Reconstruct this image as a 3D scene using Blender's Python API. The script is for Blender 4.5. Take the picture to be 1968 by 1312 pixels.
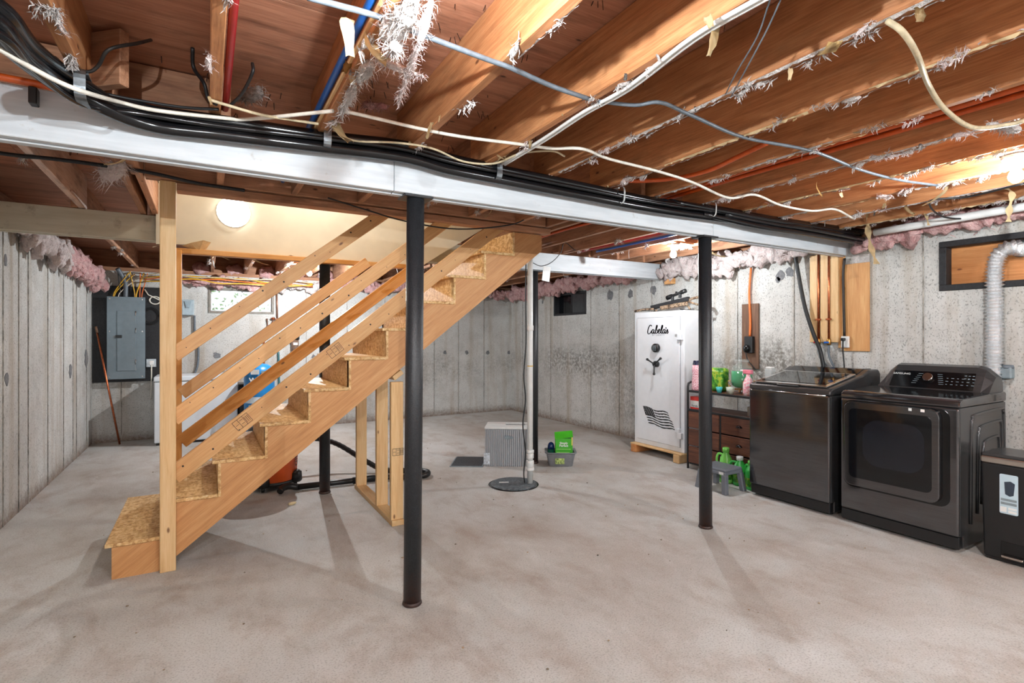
import bpy, bmesh, math, random
from mathutils import Vector, Matrix, noise
random.seed(7)
S = bpy.context.scene
COL = S.collection
for o in list(bpy.data.objects): bpy.data.objects.remove(o)

# ------------------------------------------------------------------ camera
cam_d = bpy.data.cameras.new('camera'); cam = bpy.data.objects.new('camera', cam_d); COL.objects.link(cam)
cam.location = (0, 0, 1.35); cam.rotation_euler = (math.radians(90), 0, math.radians(-30.15))
cam_d.sensor_fit = 'HORIZONTAL'; cam_d.sensor_width = 36; cam_d.lens = 36 * 1011 / 1968
cam_d.shift_y = -9 / 1968; cam_d.clip_start = 0.05
S.camera = cam
# ------------------------------------------------------------------ world, exposure
W = bpy.data.worlds.new('world'); S.world = W; W.use_nodes = True
bg = W.node_tree.nodes['Background']; bg.inputs[0].default_value = (0.78, 0.86, 1.0, 1); bg.inputs[1].default_value = 1.1
S.view_settings.view_transform = 'Standard'; S.view_settings.look = 'None'
S.view_settings.gamma = 1; S.view_settings.use_curve_mapping = False
S.view_settings.exposure = 0.95
S.cycles.max_bounces = 7; S.cycles.diffuse_bounces = 4; S.cycles.glossy_bounces = 3; S.cycles.transmission_bounces = 6; S.cycles.transparent_max_bounces = 6
S.cycles.use_light_tree = False; S.cycles.caustics_reflective = False; S.cycles.caustics_refractive = False
BULB = 96.0            # watts of one bare bulb, scaled per lamp below
LAMP = {'a': .52, 'b': .42, 'c': 1.45, 'd': .55, 'e': 1.9}

# ------------------------------------------------------------------ material helpers
def lin(c):
    def f(v):
        v /= 255.0
        return v / 12.92 if v <= .04045 else ((v + .055) / 1.055) ** 2.4
    return (f(c[0]), f(c[1]), f(c[2]), 1)
class NT:
    def __init__(s, name):
        s.m = bpy.data.materials.new(name); s.m.use_nodes = True
        s.t = s.m.node_tree; s.b = s.t.nodes['Principled BSDF']
    def n(s, typ, **kw):
        x = s.t.nodes.new(typ)
        for k, v in kw.items():
            if k.startswith('i_'):
                key = k[2:]; key = int(key) if key.isdigit() else key.replace('_', ' ')
                x.inputs[key].default_value = v
            else: setattr(x, k, v)
        return x
    def l(s, a, b): s.t.links.new(a, b)
    def coord(s, kind='Object', scale=(1, 1, 1), loc=None, rnd=False):
        tc = s.n('ShaderNodeTexCoord'); mp = s.n('ShaderNodeMapping'); mp.inputs['Scale'].default_value = scale
        if rnd:
            oi = s.n('ShaderNodeObjectInfo'); ml = s.n('ShaderNodeMath', operation='MULTIPLY'); ml.inputs[1].default_value = 37.0
            s.l(oi.outputs['Random'], ml.inputs[0])
            cb = s.n('ShaderNodeCombineXYZ')
            for i in range(3): s.l(ml.outputs[0], cb.inputs[i])
            ad = s.n('ShaderNodeVectorMath', operation='ADD'); s.l(tc.outputs[kind], ad.inputs[0]); s.l(cb.outputs[0], ad.inputs[1])
            s.l(ad.outputs[0], mp.inputs['Vector'])
        else: s.l(tc.outputs[kind], mp.inputs['Vector'])
        return mp.outputs[0]
    def noise(s, vec, scale, detail=4, rough=.55, dist=0.0):
        x = s.n('ShaderNodeTexNoise'); x.inputs['Scale'].default_value = scale; x.inputs['Detail'].default_value = detail
        x.inputs['Roughness'].default_value = rough; x.inputs['Distortion'].default_value = dist
        s.l(vec, x.inputs['Vector']); return x.outputs[0]
    def ramp(s, fac, stops):
        r = s.n('ShaderNodeValToRGB'); e = r.color_ramp.elements
        while len(e) < len(stops): e.new(.5)
        for i, (p, c) in enumerate(stops):
            e[i].position = p; e[i].color = c if len(c) == 4 else (*c, 1)
        s.l(fac, r.inputs[0]); return r.outputs[0]
    def mix(s, fac, a, b, mode='MIX'):
        x = s.n('ShaderNodeMix', data_type='RGBA', blend_type=mode)
        for v, i in ((fac, 0), (a, 6), (b, 7)):
            if hasattr(v, 'links') or hasattr(v, 'is_output'): s.l(v, x.inputs[i])
            else: x.inputs[i].default_value = v
        return x.outputs[2]
    def math(s, op, a, b=None):
        x = s.n('ShaderNodeMath', operation=op)
        for v, i in ((a, 0), (b, 1)):
            if v is None: continue
            if hasattr(v, 'is_output'): s.l(v, x.inputs[i])
            else: x.inputs[i].default_value = v
        return x.outputs[0]
    def bump(s, h, strength=.3, dist=.01):
        x = s.n('ShaderNodeBump'); x.inputs['Strength'].default_value = strength; x.inputs['Distance'].default_value = dist
        s.l(h, x.inputs['Height']); s.l(x.outputs[0], s.b.inputs['Normal'])
    def out(s, col=None, rough=None, metal=None, **kw):
        for key, v in (('Base Color', col), ('Roughness', rough), ('Metallic', metal)):
            if v is None: continue
            if hasattr(v, 'is_output'): s.l(v, s.b.inputs[key])
            else: s.b.inputs[key].default_value = v
        for k, v in kw.items(): s.b.inputs[k.replace('_', ' ')].default_value = v
        return s.m
G4 = lambda v: (v, v, v, 1)
def plain(name, rgb, rough=.5, metal=0.0, var=.06, scale=18, **kw):
    t = NT(name); v = t.coord('Object'); n = t.noise(v, scale, 3)
    c = lin(rgb); lo = tuple(x * (1 - var * 2) for x in c[:3]) + (1,); hi = tuple(min(1, x * (1 + var * 2)) for x in c[:3]) + (1,)
    return t.out(t.ramp(n, [(.3, lo), (.7, hi)]), rough, metal, **kw)
def wood(name, c_lo, c_mid, c_hi, rough=.62, grain=1.0, knots=True, knot_c=(70, 36, 18), var=.22, blotch=0.0):
    """grain runs along local X"""
    t = NT(name); v = t.coord('Object', (1.1, 14, 14), rnd=True)
    n1 = t.noise(v, 2.2 * grain, 5, .6, .6)
    v2 = t.coord('Object', (3.0, 70, 70), rnd=True); n2 = t.noise(v2, 2.4, 3, .6)
    f = t.math('ADD', t.math('MULTIPLY', n1, .6), t.math('MULTIPLY', n2, .4))
    c = t.ramp(f, [(.32, lin(c_lo)), (.5, lin(c_mid)), (.68, lin(c_hi))])
    oi = t.n('ShaderNodeObjectInfo'); rr = t.ramp(oi.outputs['Random'], [(0, G4(1 - var)), (1, G4(1 + var * .4))])
    c = t.mix(1.0, c, rr, 'MULTIPLY')
    if knots:
        v3 = t.coord('Object', (1.0, 2.2, 2.2), rnd=True)
        vo = t.n('ShaderNodeTexVoronoi', feature='F1'); vo.inputs['Scale'].default_value = 3.6; t.l(v3, vo.inputs['Vector'])
        k = t.ramp(vo.outputs['Distance'], [(.035, G4(1)), (.075, G4(0))])
        c = t.mix(t.math('MULTIPLY', k, .85), c, lin(knot_c))
    if blotch:
        v4 = t.coord('Object', (1.2, 4, 4), rnd=True); nb = t.noise(v4, 3.0, 4, .65)
        c = t.mix(t.math('MULTIPLY', t.ramp(nb, [(.50, G4(0)), (.72, G4(1))]), blotch), c, lin((58, 32, 22)))
    t.bump(n2, .15, .003)
    return t.out(c, rough)
M = {}
# concrete
def concrete_wall():
    t = NT('poured_concrete'); v = t.coord('Object')
    n0 = t.noise(v, .9, 5, .6); n1 = t.noise(v, 6, 5, .65); n2 = t.noise(t.coord('Object', (1, 1, .7)), 95, 3, .6)
    c = t.ramp(n0, [(.3, lin((186, 184, 180))), (.7, lin((209, 209, 206)))])
    c = t.mix(t.math('MULTIPLY', t.ramp(n1, [(.45, G4(0)), (.75, G4(1))]), .45), c, lin((152, 148, 142)))
    # bug holes and aggregate
    c = t.mix(t.ramp(n2, [(.55, G4(0)), (.66, G4(.62))]), c, lin((92, 90, 86)))
    n4 = t.noise(t.coord('Object', (1, 1, .6)), 34, 3, .7); c = t.mix(t.ramp(n4, [(.66, G4(0)), (.73, G4(.45))]), c, lin((84, 80, 76)))
    # damp streaks and mould band with ragged outline
    sx = t.n('ShaderNodeSeparateXYZ'); t.l(v, sx.inputs[0])
    nb = t.noise(t.coord('Object', (1, 1, .5)), 1.7, 6, .7); nbh = t.noise(v, 22, 4, .7)
    zb = t.math('ADD', sx.outputs[2], t.math('MULTIPLY', nb, .9))
    band = t.ramp(t.math('MULTIPLY', zb, .5), [(.46, G4(0)), (.64, G4(.8)), (.70, G4(.8)), (.84, G4(0))])
    big = t.ramp(t.noise(v, .8, 3, .6), [(.46, G4(.12)), (.62, G4(1))]); band = t.math('MULTIPLY', band, big)
    msk = t.math('MULTIPLY', band, t.ramp(nbh, [(.38, G4(0)), (.66, G4(.7))]))
    c = t.mix(msk, c, lin((96, 86, 74)))
    # two mouldy damp patches on the right-hand wall, ragged
    for cen, rad, amt in (((4.87, 3.35, 1.0), (1, .75, .42), .8), ((4.87, 6.3, 1.02), (1, 1.3, .28), .65), ((4.87, 5.3, .5), (1, .5, .4), .45)):
        sb = t.n('ShaderNodeVectorMath', operation='SUBTRACT'); t.l(v, sb.inputs[0]); sb.inputs[1].default_value = cen
        dv = t.n('ShaderNodeVectorMath', operation='DIVIDE'); t.l(sb.outputs[0], dv.inputs[0]); dv.inputs[1].default_value = rad
        ln = t.n('ShaderNodeVectorMath', operation='LENGTH'); t.l(dv.outputs[0], ln.inputs[0])
        dd = t.math('ADD', ln.outputs['Value'], t.math('MULTIPLY', t.math('SUBTRACT', nb, .5), 1.4))
        pm = t.math('MULTIPLY', t.ramp(dd, [(.35, G4(amt)), (1.0, G4(0))]), t.ramp(nbh, [(.40, G4(0)), (.60, G4(1))]))
        c = t.mix(pm, c, lin((100, 95, 88)))
    zr = t.math('ADD', sx.outputs[2], t.math('MULTIPLY', nbh, .22))
    c = t.mix(t.ramp(zr, [(.10, G4(.8)), (.24, G4(0))]), c, lin((104, 74, 52)))
    st = t.noise(t.coord('Object', (5, 5, .35)), 1.0, 4, .6)
    c = t.mix(t.ramp(st, [(.52, G4(0)), (.70, G4(.5))]), c, lin((150, 130, 104)))
    h = t.math('ADD', t.math('MULTIPLY', n1, .6), t.math('MULTIPLY', n2, .4)); t.bump(h, .5, .01)
    return t.out(c, .85)
M['concrete'] = concrete_wall()
def concrete_floor():
    t = NT('concrete_slab'); v = t.coord('Object')
    n0 = t.noise(v, .55, 6, .62, .6); n1 = t.noise(t.coord('Object', (1.4, .8, 1)), 2.6, 8, .72, .3); n2 = t.noise(v, 120, 2)
    n3 = t.noise(v, 9, 5, .7)
    c = t.ramp(n0, [(.30, lin((165, 154, 144))), (.5, lin((186, 183, 178))), (.68, lin((204, 203, 201)))])
    c = t.mix(t.math('MULTIPLY', t.ramp(n1, [(.48, G4(0)), (.66, G4(1))]), .62), c, lin((154, 136, 122)))
    c = t.mix(t.math('MULTIPLY', t.ramp(n1, [(.30, G4(1)), (.45, G4(0))]), .45), c, lin((204, 203, 201)))
    vs = t.n('ShaderNodeTexVoronoi'); vs.inputs['Scale'].default_value = 1.1; t.l(v, vs.inputs['Vector'])
    rust = t.math('MULTIPLY', t.ramp(vs.outputs['Distance'], [(.02, G4(1)), (.16, G4(0))]), t.ramp(n3, [(.45, G4(0)), (.6, G4(.5))]))
    c = t.mix(rust, c, lin((150, 104, 70)))
    c = t.mix(t.ramp(n2, [(.50, G4(0)), (.70, G4(.5))]), c, lin((118, 112, 106)))
    c = t.mix(t.ramp(t.noise(v, 150, 2), [(.58, G4(0)), (.72, G4(.4))]), c, lin((214, 212, 208)))
    c = t.mix(t.ramp(n3, [(.66, G4(0)), (.74, G4(.35))]), c, lin((112, 98, 84)))
    h = t.math('ADD', t.math('MULTIPLY', n3, .5), t.math('MULTIPLY', n2, .3)); t.bump(h, .22, .005)
    return t.out(c, t.ramp(n0, [(.3, G4(.62)), (.7, G4(.78))]))
M['floor'] = concrete_floor()
M['joist'] = wood('joist_fir', (156, 98, 60), (192, 130, 84), (214, 158, 110), .6, 1.0, True, (84, 40, 20), .26, .35)
M['joist_old'] = wood('joist_old', (146, 98, 70), (176, 126, 94), (200, 152, 118), .7, 1.0, True, (50, 28, 18), .25, .55)
M['plywood'] = wood('subfloor_ply', (148, 94, 70), (180, 124, 96), (204, 150, 120), .62, .5, True, (56, 28, 18), .2, .45)
M['joist_pale'] = wood('joist_pale_residue', (176, 140, 122), (206, 178, 164), (222, 202, 192), .75, 1.0, True, (80, 48, 34), .1, .5)
M['pine'] = wood('stair_pine', (198, 140, 84), (216, 162, 104), (228, 180, 124), .5, .8, True, (96, 48, 22), .12)
M['stud'] = wood('stud_pine', (204, 156, 102), (222, 182, 130), (232, 198, 150), .55, .8, True, (110, 62, 32), .12)
M['amber'] = wood('amber_pine', (196, 132, 62), (212, 150, 78), (222, 166, 96), .5, .8, True, (84, 40, 16), .1)
M['stringer'] = wood('stringer_fir', (178, 120, 70), (200, 144, 90), (214, 164, 112), .5, 1.1, True, (96, 50, 24), .08)
M['ply_light'] = wood('plywood_light', (186, 128, 74), (206, 152, 96), (222, 176, 120), .6, .6, True, (110, 62, 30), .1)
M['ply_orange'] = wood('plywood_orange', (178, 110, 56), (200, 132, 76), (216, 156, 100), .55, .6, True, (110, 56, 26), .1)
M['brown_board'] = wood('brown_board', (84, 58, 44), (106, 76, 58), (126, 94, 72), .7, 1.0, True, (50, 32, 24), .1)
M['drawer'] = wood('rustic_drawer', (62, 32, 22), (96, 54, 36), (128, 78, 52), .55, 1.0, False, (40, 20, 14), .12, .35)
def osb():
    t = NT('oriented_strand_board'); v = t.coord('Object')
    ns = t.noise(v, 6, 2); ds = t.n('ShaderNodeVectorMath', operation='ADD'); t.l(v, ds.inputs[0])
    cols = []
    for i, sc in enumerate(((34, 90, 50), (90, 34, 90), (60, 60, 34))):
        vo = t.n('ShaderNodeTexVoronoi'); vo.inputs['Scale'].default_value = 1.0; vo.inputs['Randomness'].default_value = 1
        t.l(t.coord('Object', sc), vo.inputs['Vector'])
        sp = t.n('ShaderNodeSeparateColor'); t.l(vo.outputs['Color'], sp.inputs[0]); cols.append(sp.outputs[i])
    f = t.math('ADD', t.math('MULTIPLY', cols[0], .4), t.math('ADD', t.math('MULTIPLY', cols[1], .35), t.math('MULTIPLY', cols[2], .25)))
    c = t.ramp(f, [(.15, lin((172, 122, 70))), (.5, lin((218, 176, 116))), (.85, lin((238, 208, 160)))])
    c = t.mix(t.ramp(t.noise(v, 3, 4), [(.45, G4(0)), (.75, G4(.4))]), c, lin((170, 128, 86)))
    t.bump(f, .2, .003)
    return t.out(c, .6)
M['osb'] = osb()
def white_paint():
    t = NT('white_painted_wood'); v = t.coord('Object', (1, 10, 10)); n = t.noise(v, 3, 5); n2 = t.noise(t.coord('Object'), 14, 4, .7)
    c = t.ramp(n, [(.3, lin((184, 189, 194))), (.7, lin((206, 210, 214)))])
    c = t.mix(t.ramp(n2, [(.64, G4(0)), (.76, G4(.5))]), c, lin((150, 142, 130)))
    t.bump(n, .12, .004)
    return t.out(c, .45)
M['white_paint'] = white_paint()
def dingy_paint():
    t = NT('dingy_cream_paint'); v = t.coord('Object', (1, 8, 8)); n = t.noise(v, 3, 5); n2 = t.noise(t.coord('Object'), 9, 5, .7)
    c = t.ramp(n, [(.3, lin((186, 180, 160))), (.7, lin((206, 202, 186)))])
    c = t.mix(t.ramp(n2, [(.58, G4(0)), (.74, G4(.6))]), c, lin((120, 104, 84)))
    t.bump(n, .12, .004)
    return t.out(c, .55)
M['dingy_paint'] = dingy_paint()
def column_paint():
    t = NT('black_column_paint'); v = t.coord('Object'); n = t.noise(v, 260, 2); n2 = t.noise(v, 30, 5, .7)
    sx = t.n('ShaderNodeSeparateXYZ'); t.l(v, sx.inputs[0])
    c = t.ramp(n, [(.35, lin((24, 25, 28))), (.7, lin((52, 54, 58)))])
    r = t.math('ADD', sx.outputs[2], t.math('MULTIPLY', n2, .45))
    c = t.mix(t.ramp(r, [(.22, G4(.8)), (.42, G4(0))]), c, lin((66, 40, 30)))
    t.bump(n, .5, .003)
    return t.out(c, .38)
M['column'] = column_paint()
M['black_steel'] = plain('black_steel', (26, 26, 28), .42)
M['black_plastic'] = plain('black_plastic', (22, 22, 24), .38)
M['black_rubber'] = plain('black_foam', (18, 18, 20), .2)
M['black_gloss'] = plain('black_gloss', (12, 12, 14), .08)
M['black_rough'] = plain('black_paint_rough', (30, 30, 33), .65, 0, .25, 60)
M['drywall'] = plain('drywall_cream', (226, 218, 198), .8, 0, .03, 5)
M['white_plastic'] = plain('white_plastic', (228, 228, 226), .35, 0, .02)
M['white_cable'] = plain('white_cable', (222, 216, 204), .45, 0, .06, 40)
M['grey_cable'] = plain('grey_cable', (98, 106, 114), .45, 0, .1, 40)
M['tan_cable'] = plain('tan_cable', (196, 180, 148), .5, 0, .1, 40)
M['black_cable'] = plain('black_cable', (24, 24, 26), .5)
M['yellow_cable'] = plain('yellow_cable', (222, 172, 48), .45)
M['orange_cable'] = plain('orange_cable', (226, 112, 44), .45)
M['pex_orange'] = plain('pex_orange', (196, 84, 28), .38, 0, .06, 30)
M['pex_red'] = plain('pex_red', (158, 28, 34), .35)
M['pex_blue'] = plain('pex_blue', (20, 92, 176), .35)
M['pex_blue_light'] = plain('pex_light_blue', (36, 140, 200), .35)
M['copper'] = plain('copper', (196, 112, 76), .32, 1.0, .12, 40)
M['galvanised'] = plain('galvanised', (176, 184, 190), .38, 1.0, .1, 40)
M['gunmetal'] = plain('gunmetal', (70, 70, 74), .16, 1.0, .05)
M['chrome'] = plain('chrome', (206, 206, 206), .14, 1.0, .03)
def foil():
    t = NT('aluminium_foil'); v = t.coord('Object'); n = t.noise(v, 70, 4, .7); t.bump(n, .8, .01)
    return t.out(lin((240, 242, 244)), .24, .92)
M['foil'] = foil()
def fluff(name, a, b):
    t = NT(name); v = t.coord('Object'); n = t.noise(v, 16, 6, .75, 1.0); n2 = t.noise(v, 80, 3, .7)
    c = t.ramp(n, [(.32, lin(a)), (.68, lin(b))])
    t.bump(t.math('ADD', n, n2), .9, .02)
    t.out(c, .95); t.b.inputs['Subsurface Weight'].default_value = 0.0
    return t.m
M['pink'] = fluff('pink_fibreglass', (196, 132, 132), (234, 200, 196))
M['pale_pink'] = fluff('pale_fibreglass', (214, 190, 188), (240, 230, 226))
M['white_fluff'] = fluff('white_fibreglass', (186, 176, 172), (222, 216, 212))
M['kraft'] = plain('kraft_paper', (214, 190, 148), .8, 0, .1, 20)
M['rust'] = plain('rusty_nail', (58, 40, 32), .7, .4)
M['steel_dark'] = plain('dark_iron', (52, 48, 46), .5, .6)
def steel(name, rgb, rough, axis=(1, 60, 1), metal=.9):
    t = NT(name); n = t.noise(t.coord('Object', axis), 6, 4, .6)
    c = lin(rgb); c = t.ramp(n, [(.3, tuple(x * .82 for x in c[:3]) + (1,)), (.7, tuple(x * 1.15 for x in c[:3]) + (1,))])
    r = t.ramp(n, [(.3, G4(rough * .85)), (.7, G4(rough * 1.2))])
    return t.out(c, r, metal)
M['black_stainless'] = steel('black_stainless', (104, 103, 105), .09, (1, 1, 90), .9)
M['black_stainless_side'] = steel('dark_painted_side', (78, 77, 78), .22, (1, 1, 60), .6)
M['stainless'] = steel('stainless_rim', (196, 188, 180), .22, (1, 1, 90), 1.0)
def glass(name, rgb, rough=.03, alpha=.15):
    t = NT(name); n = t.noise(t.coord('Object'), 5)
    t.out(lin(rgb), rough, 0.0); t.l(t.ramp(n, [(.3, G4(alpha * .9)), (.7, G4(alpha * 1.1))]), t.b.inputs['Alpha'])
    return t.m
M['glass'] = glass('clear_glass', (226, 234, 232), .03, .13)
M['pane'] = glass('window_pane', (236, 242, 242), .03, .10)
M['dark_glass'] = plain('smoked_glass', (16, 17, 20), .05)
M['dark_pane'] = plain('dark_window_pane', (58, 60, 62), .12)
M['translucent'] = glass('clear_plastic', (222, 230, 230), .15, .45)
def emit(name, rgb, k):
    t = NT(name); t.b.inputs['Emission Color'].default_value = (*rgb, 1); t.b.inputs['Emission Strength'].default_value = k
    return t.out((.9, .9, .9, 1), .4)
M['label_dark'] = plain('label_ink', (46, 56, 70), .5); M['label_grey'] = plain('label_grey', (130, 142, 148), .5)
M['bulb'] = emit('lit_bulb_glass', (.94, .975, 1.0), 40.0); M['bulb'].node_tree.nodes['Principled BSDF'].inputs['Alpha'].default_value = .4
M['globe'] = emit('lit_diffuser', (1.0, .96, .9), 4.0)
for k_ in ('bulb', 'globe'): M[k_].cycles.emission_sampling = 'NONE'

# ------------------------------------------------------------------ geometry helpers
class MB:
    """collects shapes into one mesh"""
    def __init__(s): s.bm = bmesh.new(); s.k = 0
    def _m(s, faces):
        for f in faces: f.material_index = s.k
    def mat(s, k): s.k = k; return s
    def box(s, x0, x1, y0, y1, z0, z1, bev=0, seg=1):
        g = bmesh.new(); vs = [g.verts.new((x, y, z)) for x in (x0, x1) for y in (y0, y1) for z in (z0, z1)]
        for f in ((0, 1, 3, 2), (4, 6, 7, 5), (0, 4, 5, 1), (2, 3, 7, 6), (0, 2, 6, 4), (1, 5, 7, 3)): g.faces.new([vs[i] for i in f])
        bmesh.ops.recalc_face_normals(g, faces=g.faces[:])
        if bev: bmesh.ops.bevel(g, geom=g.edges[:], offset=bev, segments=seg, profile=.5, affect='EDGES')
        s.join(g); return s
    def join(s, g, mtx=None):
        if mtx is not None: bmesh.ops.transform(g, matrix=mtx, verts=g.verts[:])
        vm = {v: s.bm.verts.new(v.co) for v in g.verts}
        for f in g.faces:
            try: nf = s.bm.faces.new([vm[v] for v in f.verts]); nf.material_index = s.k; nf.smooth = f.smooth
            except ValueError: pass
        g.free(); return s
    def tube(s, pts, r, n=8, cap=True, flat=None):
        """swept tube; r a number or list; flat=(axis vec, ratio) squashes"""
        pts = [Vector(p) for p in pts]; rs = r if isinstance(r, (list, tuple)) else [r] * len(pts)
        rings = []; up = None
        for i, p in enumerate(pts):
            d = (pts[min(i + 1, len(pts) - 1)] - pts[max(i - 1, 0)])
            if d.length < 1e-9: d = Vector((0, 0, 1))
            d.normalize()
            if up is None:
                up = Vector((0, 0, 1)) if abs(d.z) < .9 else Vector((1, 0, 0))
            up = (up - d * up.dot(d))
            if up.length < 1e-6: up = d.orthogonal()
            up.normalize(); sd = d.cross(up)
            rings.append([s.bm.verts.new(p + (up * math.cos(a) + sd * math.sin(a)) * rs[i]) for a in [2 * math.pi * k / n for k in range(n)]])
        for a, b in zip(rings, rings[1:]):
            for k in range(n):
                f = s.bm.faces.new((a[k], a[(k + 1) % n], b[(k + 1) % n], b[k])); f.smooth = True; f.material_index = s.k
        if cap:
            for rg, rev in ((rings[0], True), (rings[-1], False)):
                f = s.bm.faces.new(list(reversed(rg)) if rev else rg); f.material_index = s.k
        return s
    def cyl(s, p0, p1, r, n=16, r1=None): return s.tube([p0, p1], [r, r if r1 is None else r1], n)
    def lathe(s, prof, c=(0, 0, 0), n=24, sx=1, sy=1, cap=True):
        """prof [(r,z)] about vertical axis through c"""
        rings = [[s.bm.verts.new((c[0] + r * sx * math.cos(2 * math.pi * k / n), c[1] + r * sy * math.sin(2 * math.pi * k / n), c[2] + z)) for k in range(n)] for r, z in prof]
        for a, b in zip(rings, rings[1:]):
            for k in range(n):
                f = s.bm.faces.new((a[k], a[(k + 1) % n], b[(k + 1) % n], b[k])); f.smooth = True; f.material_index = s.k
        if cap:
            f = s.bm.faces.new(list(reversed(rings[0]))); f.material_index = s.k
            f = s.bm.faces.new(rings[-1]); f.material_index = s.k
        return s
    def prism(s, poly, axis, a, b, bev=0):
        """poly in the two other axes (cyclic order kept: x->(y,z), y->(x,z), z->(x,y))"""
        def p3(u, v, w): return {'x': (w, u, v), 'y': (u, w, v), 'z': (u, v, w)}[axis]
        g = bmesh.new(); A = [g.verts.new(p3(u, v, a)) for u, v in poly]; B = [g.verts.new(p3(u, v, b)) for u, v in poly]; n = len(poly)
        g.faces.new(A); g.faces.new(list(reversed(B)))
        for i in range(n): g.faces.new((A[i], B[i], B[(i + 1) % n], A[(i + 1) % n]))
        bmesh.ops.recalc_face_normals(g, faces=g.faces[:])
        if bev: bmesh.ops.bevel(g, geom=g.edges[:], offset=bev, segments=2, profile=.5, affect='EDGES')
        s.join(g); return s
    def ball(s, c, r, sub=2, sc=(1, 1, 1)):
        g = bmesh.new(); bmesh.ops.create_icosphere(g, subdivisions=sub, radius=r)
        for f in g.faces: f.smooth = True
        bmesh.ops.scale(g, vec=sc, verts=g.verts[:]); bmesh.ops.translate(g, vec=c, verts=g.verts[:]); s.join(g); return s
    def faces(s, verts, faces, smooth=False):
        vs = [s.bm.verts.new(v) for v in verts]
        for f in faces:
            nf = s.bm.faces.new([vs[i] for i in f]); nf.material_index = s.k; nf.smooth = smooth
        return s
    def tf(s, m): bmesh.ops.transform(s.bm, matrix=m, verts=s.bm.verts[:]); return s
    def obj(s, name, mats, parent=None, origin=None, world=True):
        me = bpy.data.meshes.new(name); off = Vector((0, 0, 0))
        if world:
            q = parent
            while q is not None: off += q.location; q = q.parent
        o = bpy.data.objects.new(name, me)
        if origin is not None: o.location = Vector(origin) - off; off = Vector(origin)
        if world or origin is not None: bmesh.ops.translate(s.bm, vec=-off, verts=s.bm.verts[:])
        s.bm.to_mesh(me); s.bm.free()
        for m in (mats if isinstance(mats, (list, tuple)) else [mats]): me.materials.append(M[m] if isinstance(m, str) else m)
        COL.objects.link(o)
        if parent is not None: o.parent = parent
        return o
def tag(o, label=None, cat=None, group=None, kind=None):
    if label: o['label'] = label
    if cat: o['category'] = cat
    if group: o['group'] = group
    if kind: o['kind'] = kind
    return o
def thing(name, label, cat, loc=(0, 0, 0), rz=0.0, group=None):
    o = bpy.data.objects.new(name, None); o.empty_display_size = .1; COL.objects.link(o)
    o.location = loc; o.rotation_euler = (0, 0, rz)
    return tag(o, label, cat, group)
BOARD = {}
def board(name, p0, p1, w, t, mat, parent=None, up=(0, 0, 1), bev=.003):
    """lumber from p0 to p1; w measured along up, t across; local X is the grain"""
    p0, p1 = Vector(p0), Vector(p1); L = (p1 - p0).length
    key = (round(L, 3), round(w, 4), round(t, 4), mat)
    if key not in BOARD:
        b = MB().box(-L / 2, L / 2, -t / 2, t / 2, -w / 2, w / 2, bev); me = bpy.data.meshes.new(name); b.bm.to_mesh(me); b.bm.free()
        me.materials.append(M[mat]); BOARD[key] = me
    o = bpy.data.objects.new(name, BOARD[key]); COL.objects.link(o)
    x = (p1 - p0).normalized(); u = Vector(up); u = (u - x * u.dot(x)).normalized(); y = u.cross(x)
    mt = Matrix((x, y, u)).transposed().to_4x4(); mt.translation = (p0 + p1) / 2
    if parent is not None:
        o.parent = parent; off = Vector((0, 0, 0)); q = parent
        while q is not None: off += q.location; q = q.parent
        mt.translation -= off
    o.matrix_local = mt
    return o
def smooth_path(pts, k=6):
    """Catmull-Rom"""
    P = [Vector(p) for p in pts]; P = [P[0] * 2 - P[1]] + P + [P[-1] * 2 - P[-2]]; out = []
    for i in range(1, len(P) - 2):
        a, b, c, d = P[i - 1:i + 3]
        for j in range(k):
            t = j / k
            out.append(.5 * ((2 * b) + (c - a) * t + (2 * a - 5 * b + 4 * c - d) * t * t + (3 * b - a - 3 * c + d) * t ** 3))
    out.append(P[-2]); return out
def cable(name, pts, r, mat, label, cat='cable', n=8, group=None, k=6, parent=None):
    o = MB().tube(smooth_path(pts, k), r, n).obj(name, mat, parent, origin=tuple(pts[0]) if parent is None else None)
    if parent is None: tag(o, label, cat, group)
    return o
def lump(mb, p0, p1, r0, r1, seed, amp=.5, n=14, seg=None, sq=(1, 1)):
    """ragged fibre batt between two points; sq squashes (horizontal, vertical)"""
    p0, p1 = Vector(p0), Vector(p1); d = p1 - p0; L = d.length; d.normalize(); seg = seg or max(6, int(L / .03))
    up = Vector((0, 0, 1)) if abs(d.z) < .9 else Vector((1, 0, 0)); up = (up - d * up.dot(d)).normalized(); sd = d.cross(up)
    rings = []
    for i in range(seg + 1):
        t = i / seg; r = (r0 + (r1 - r0) * t) * (math.sin(math.pi * min(1, max(0, .04 + .92 * t))) ** .35)
        ring = []
        for k in range(n):
            a = 2 * math.pi * k / n; q = p0 + d * (L * t); w = up * math.cos(a) * sq[1] + sd * math.sin(a) * sq[0]
            nz = noise.noise((q + w * r) * 11 + Vector((seed * 3.1, seed, 0))) + .8 * noise.noise((q + w * r) * 30 + Vector((0, seed, 5))) + .5 * abs(noise.noise((q + w * r) * 60))
            ring.append(mb.bm.verts.new(q + w * r * (1 + amp * nz) + d * (r * amp * .6 * noise.noise(q * 14 + w * 3))))
        rings.append(ring)
    for a, b in zip(rings, rings[1:]):
        for k in range(n):
            f = mb.bm.faces.new((a[k], a[(k + 1) % n], b[(k + 1) % n], b[k])); f.smooth = True; f.material_index = mb.k
    mb.bm.faces.new(list(reversed(rings[0]))).material_index = mb.k; mb.bm.faces.new(rings[-1]).material_index = mb.k
    return mb
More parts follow.
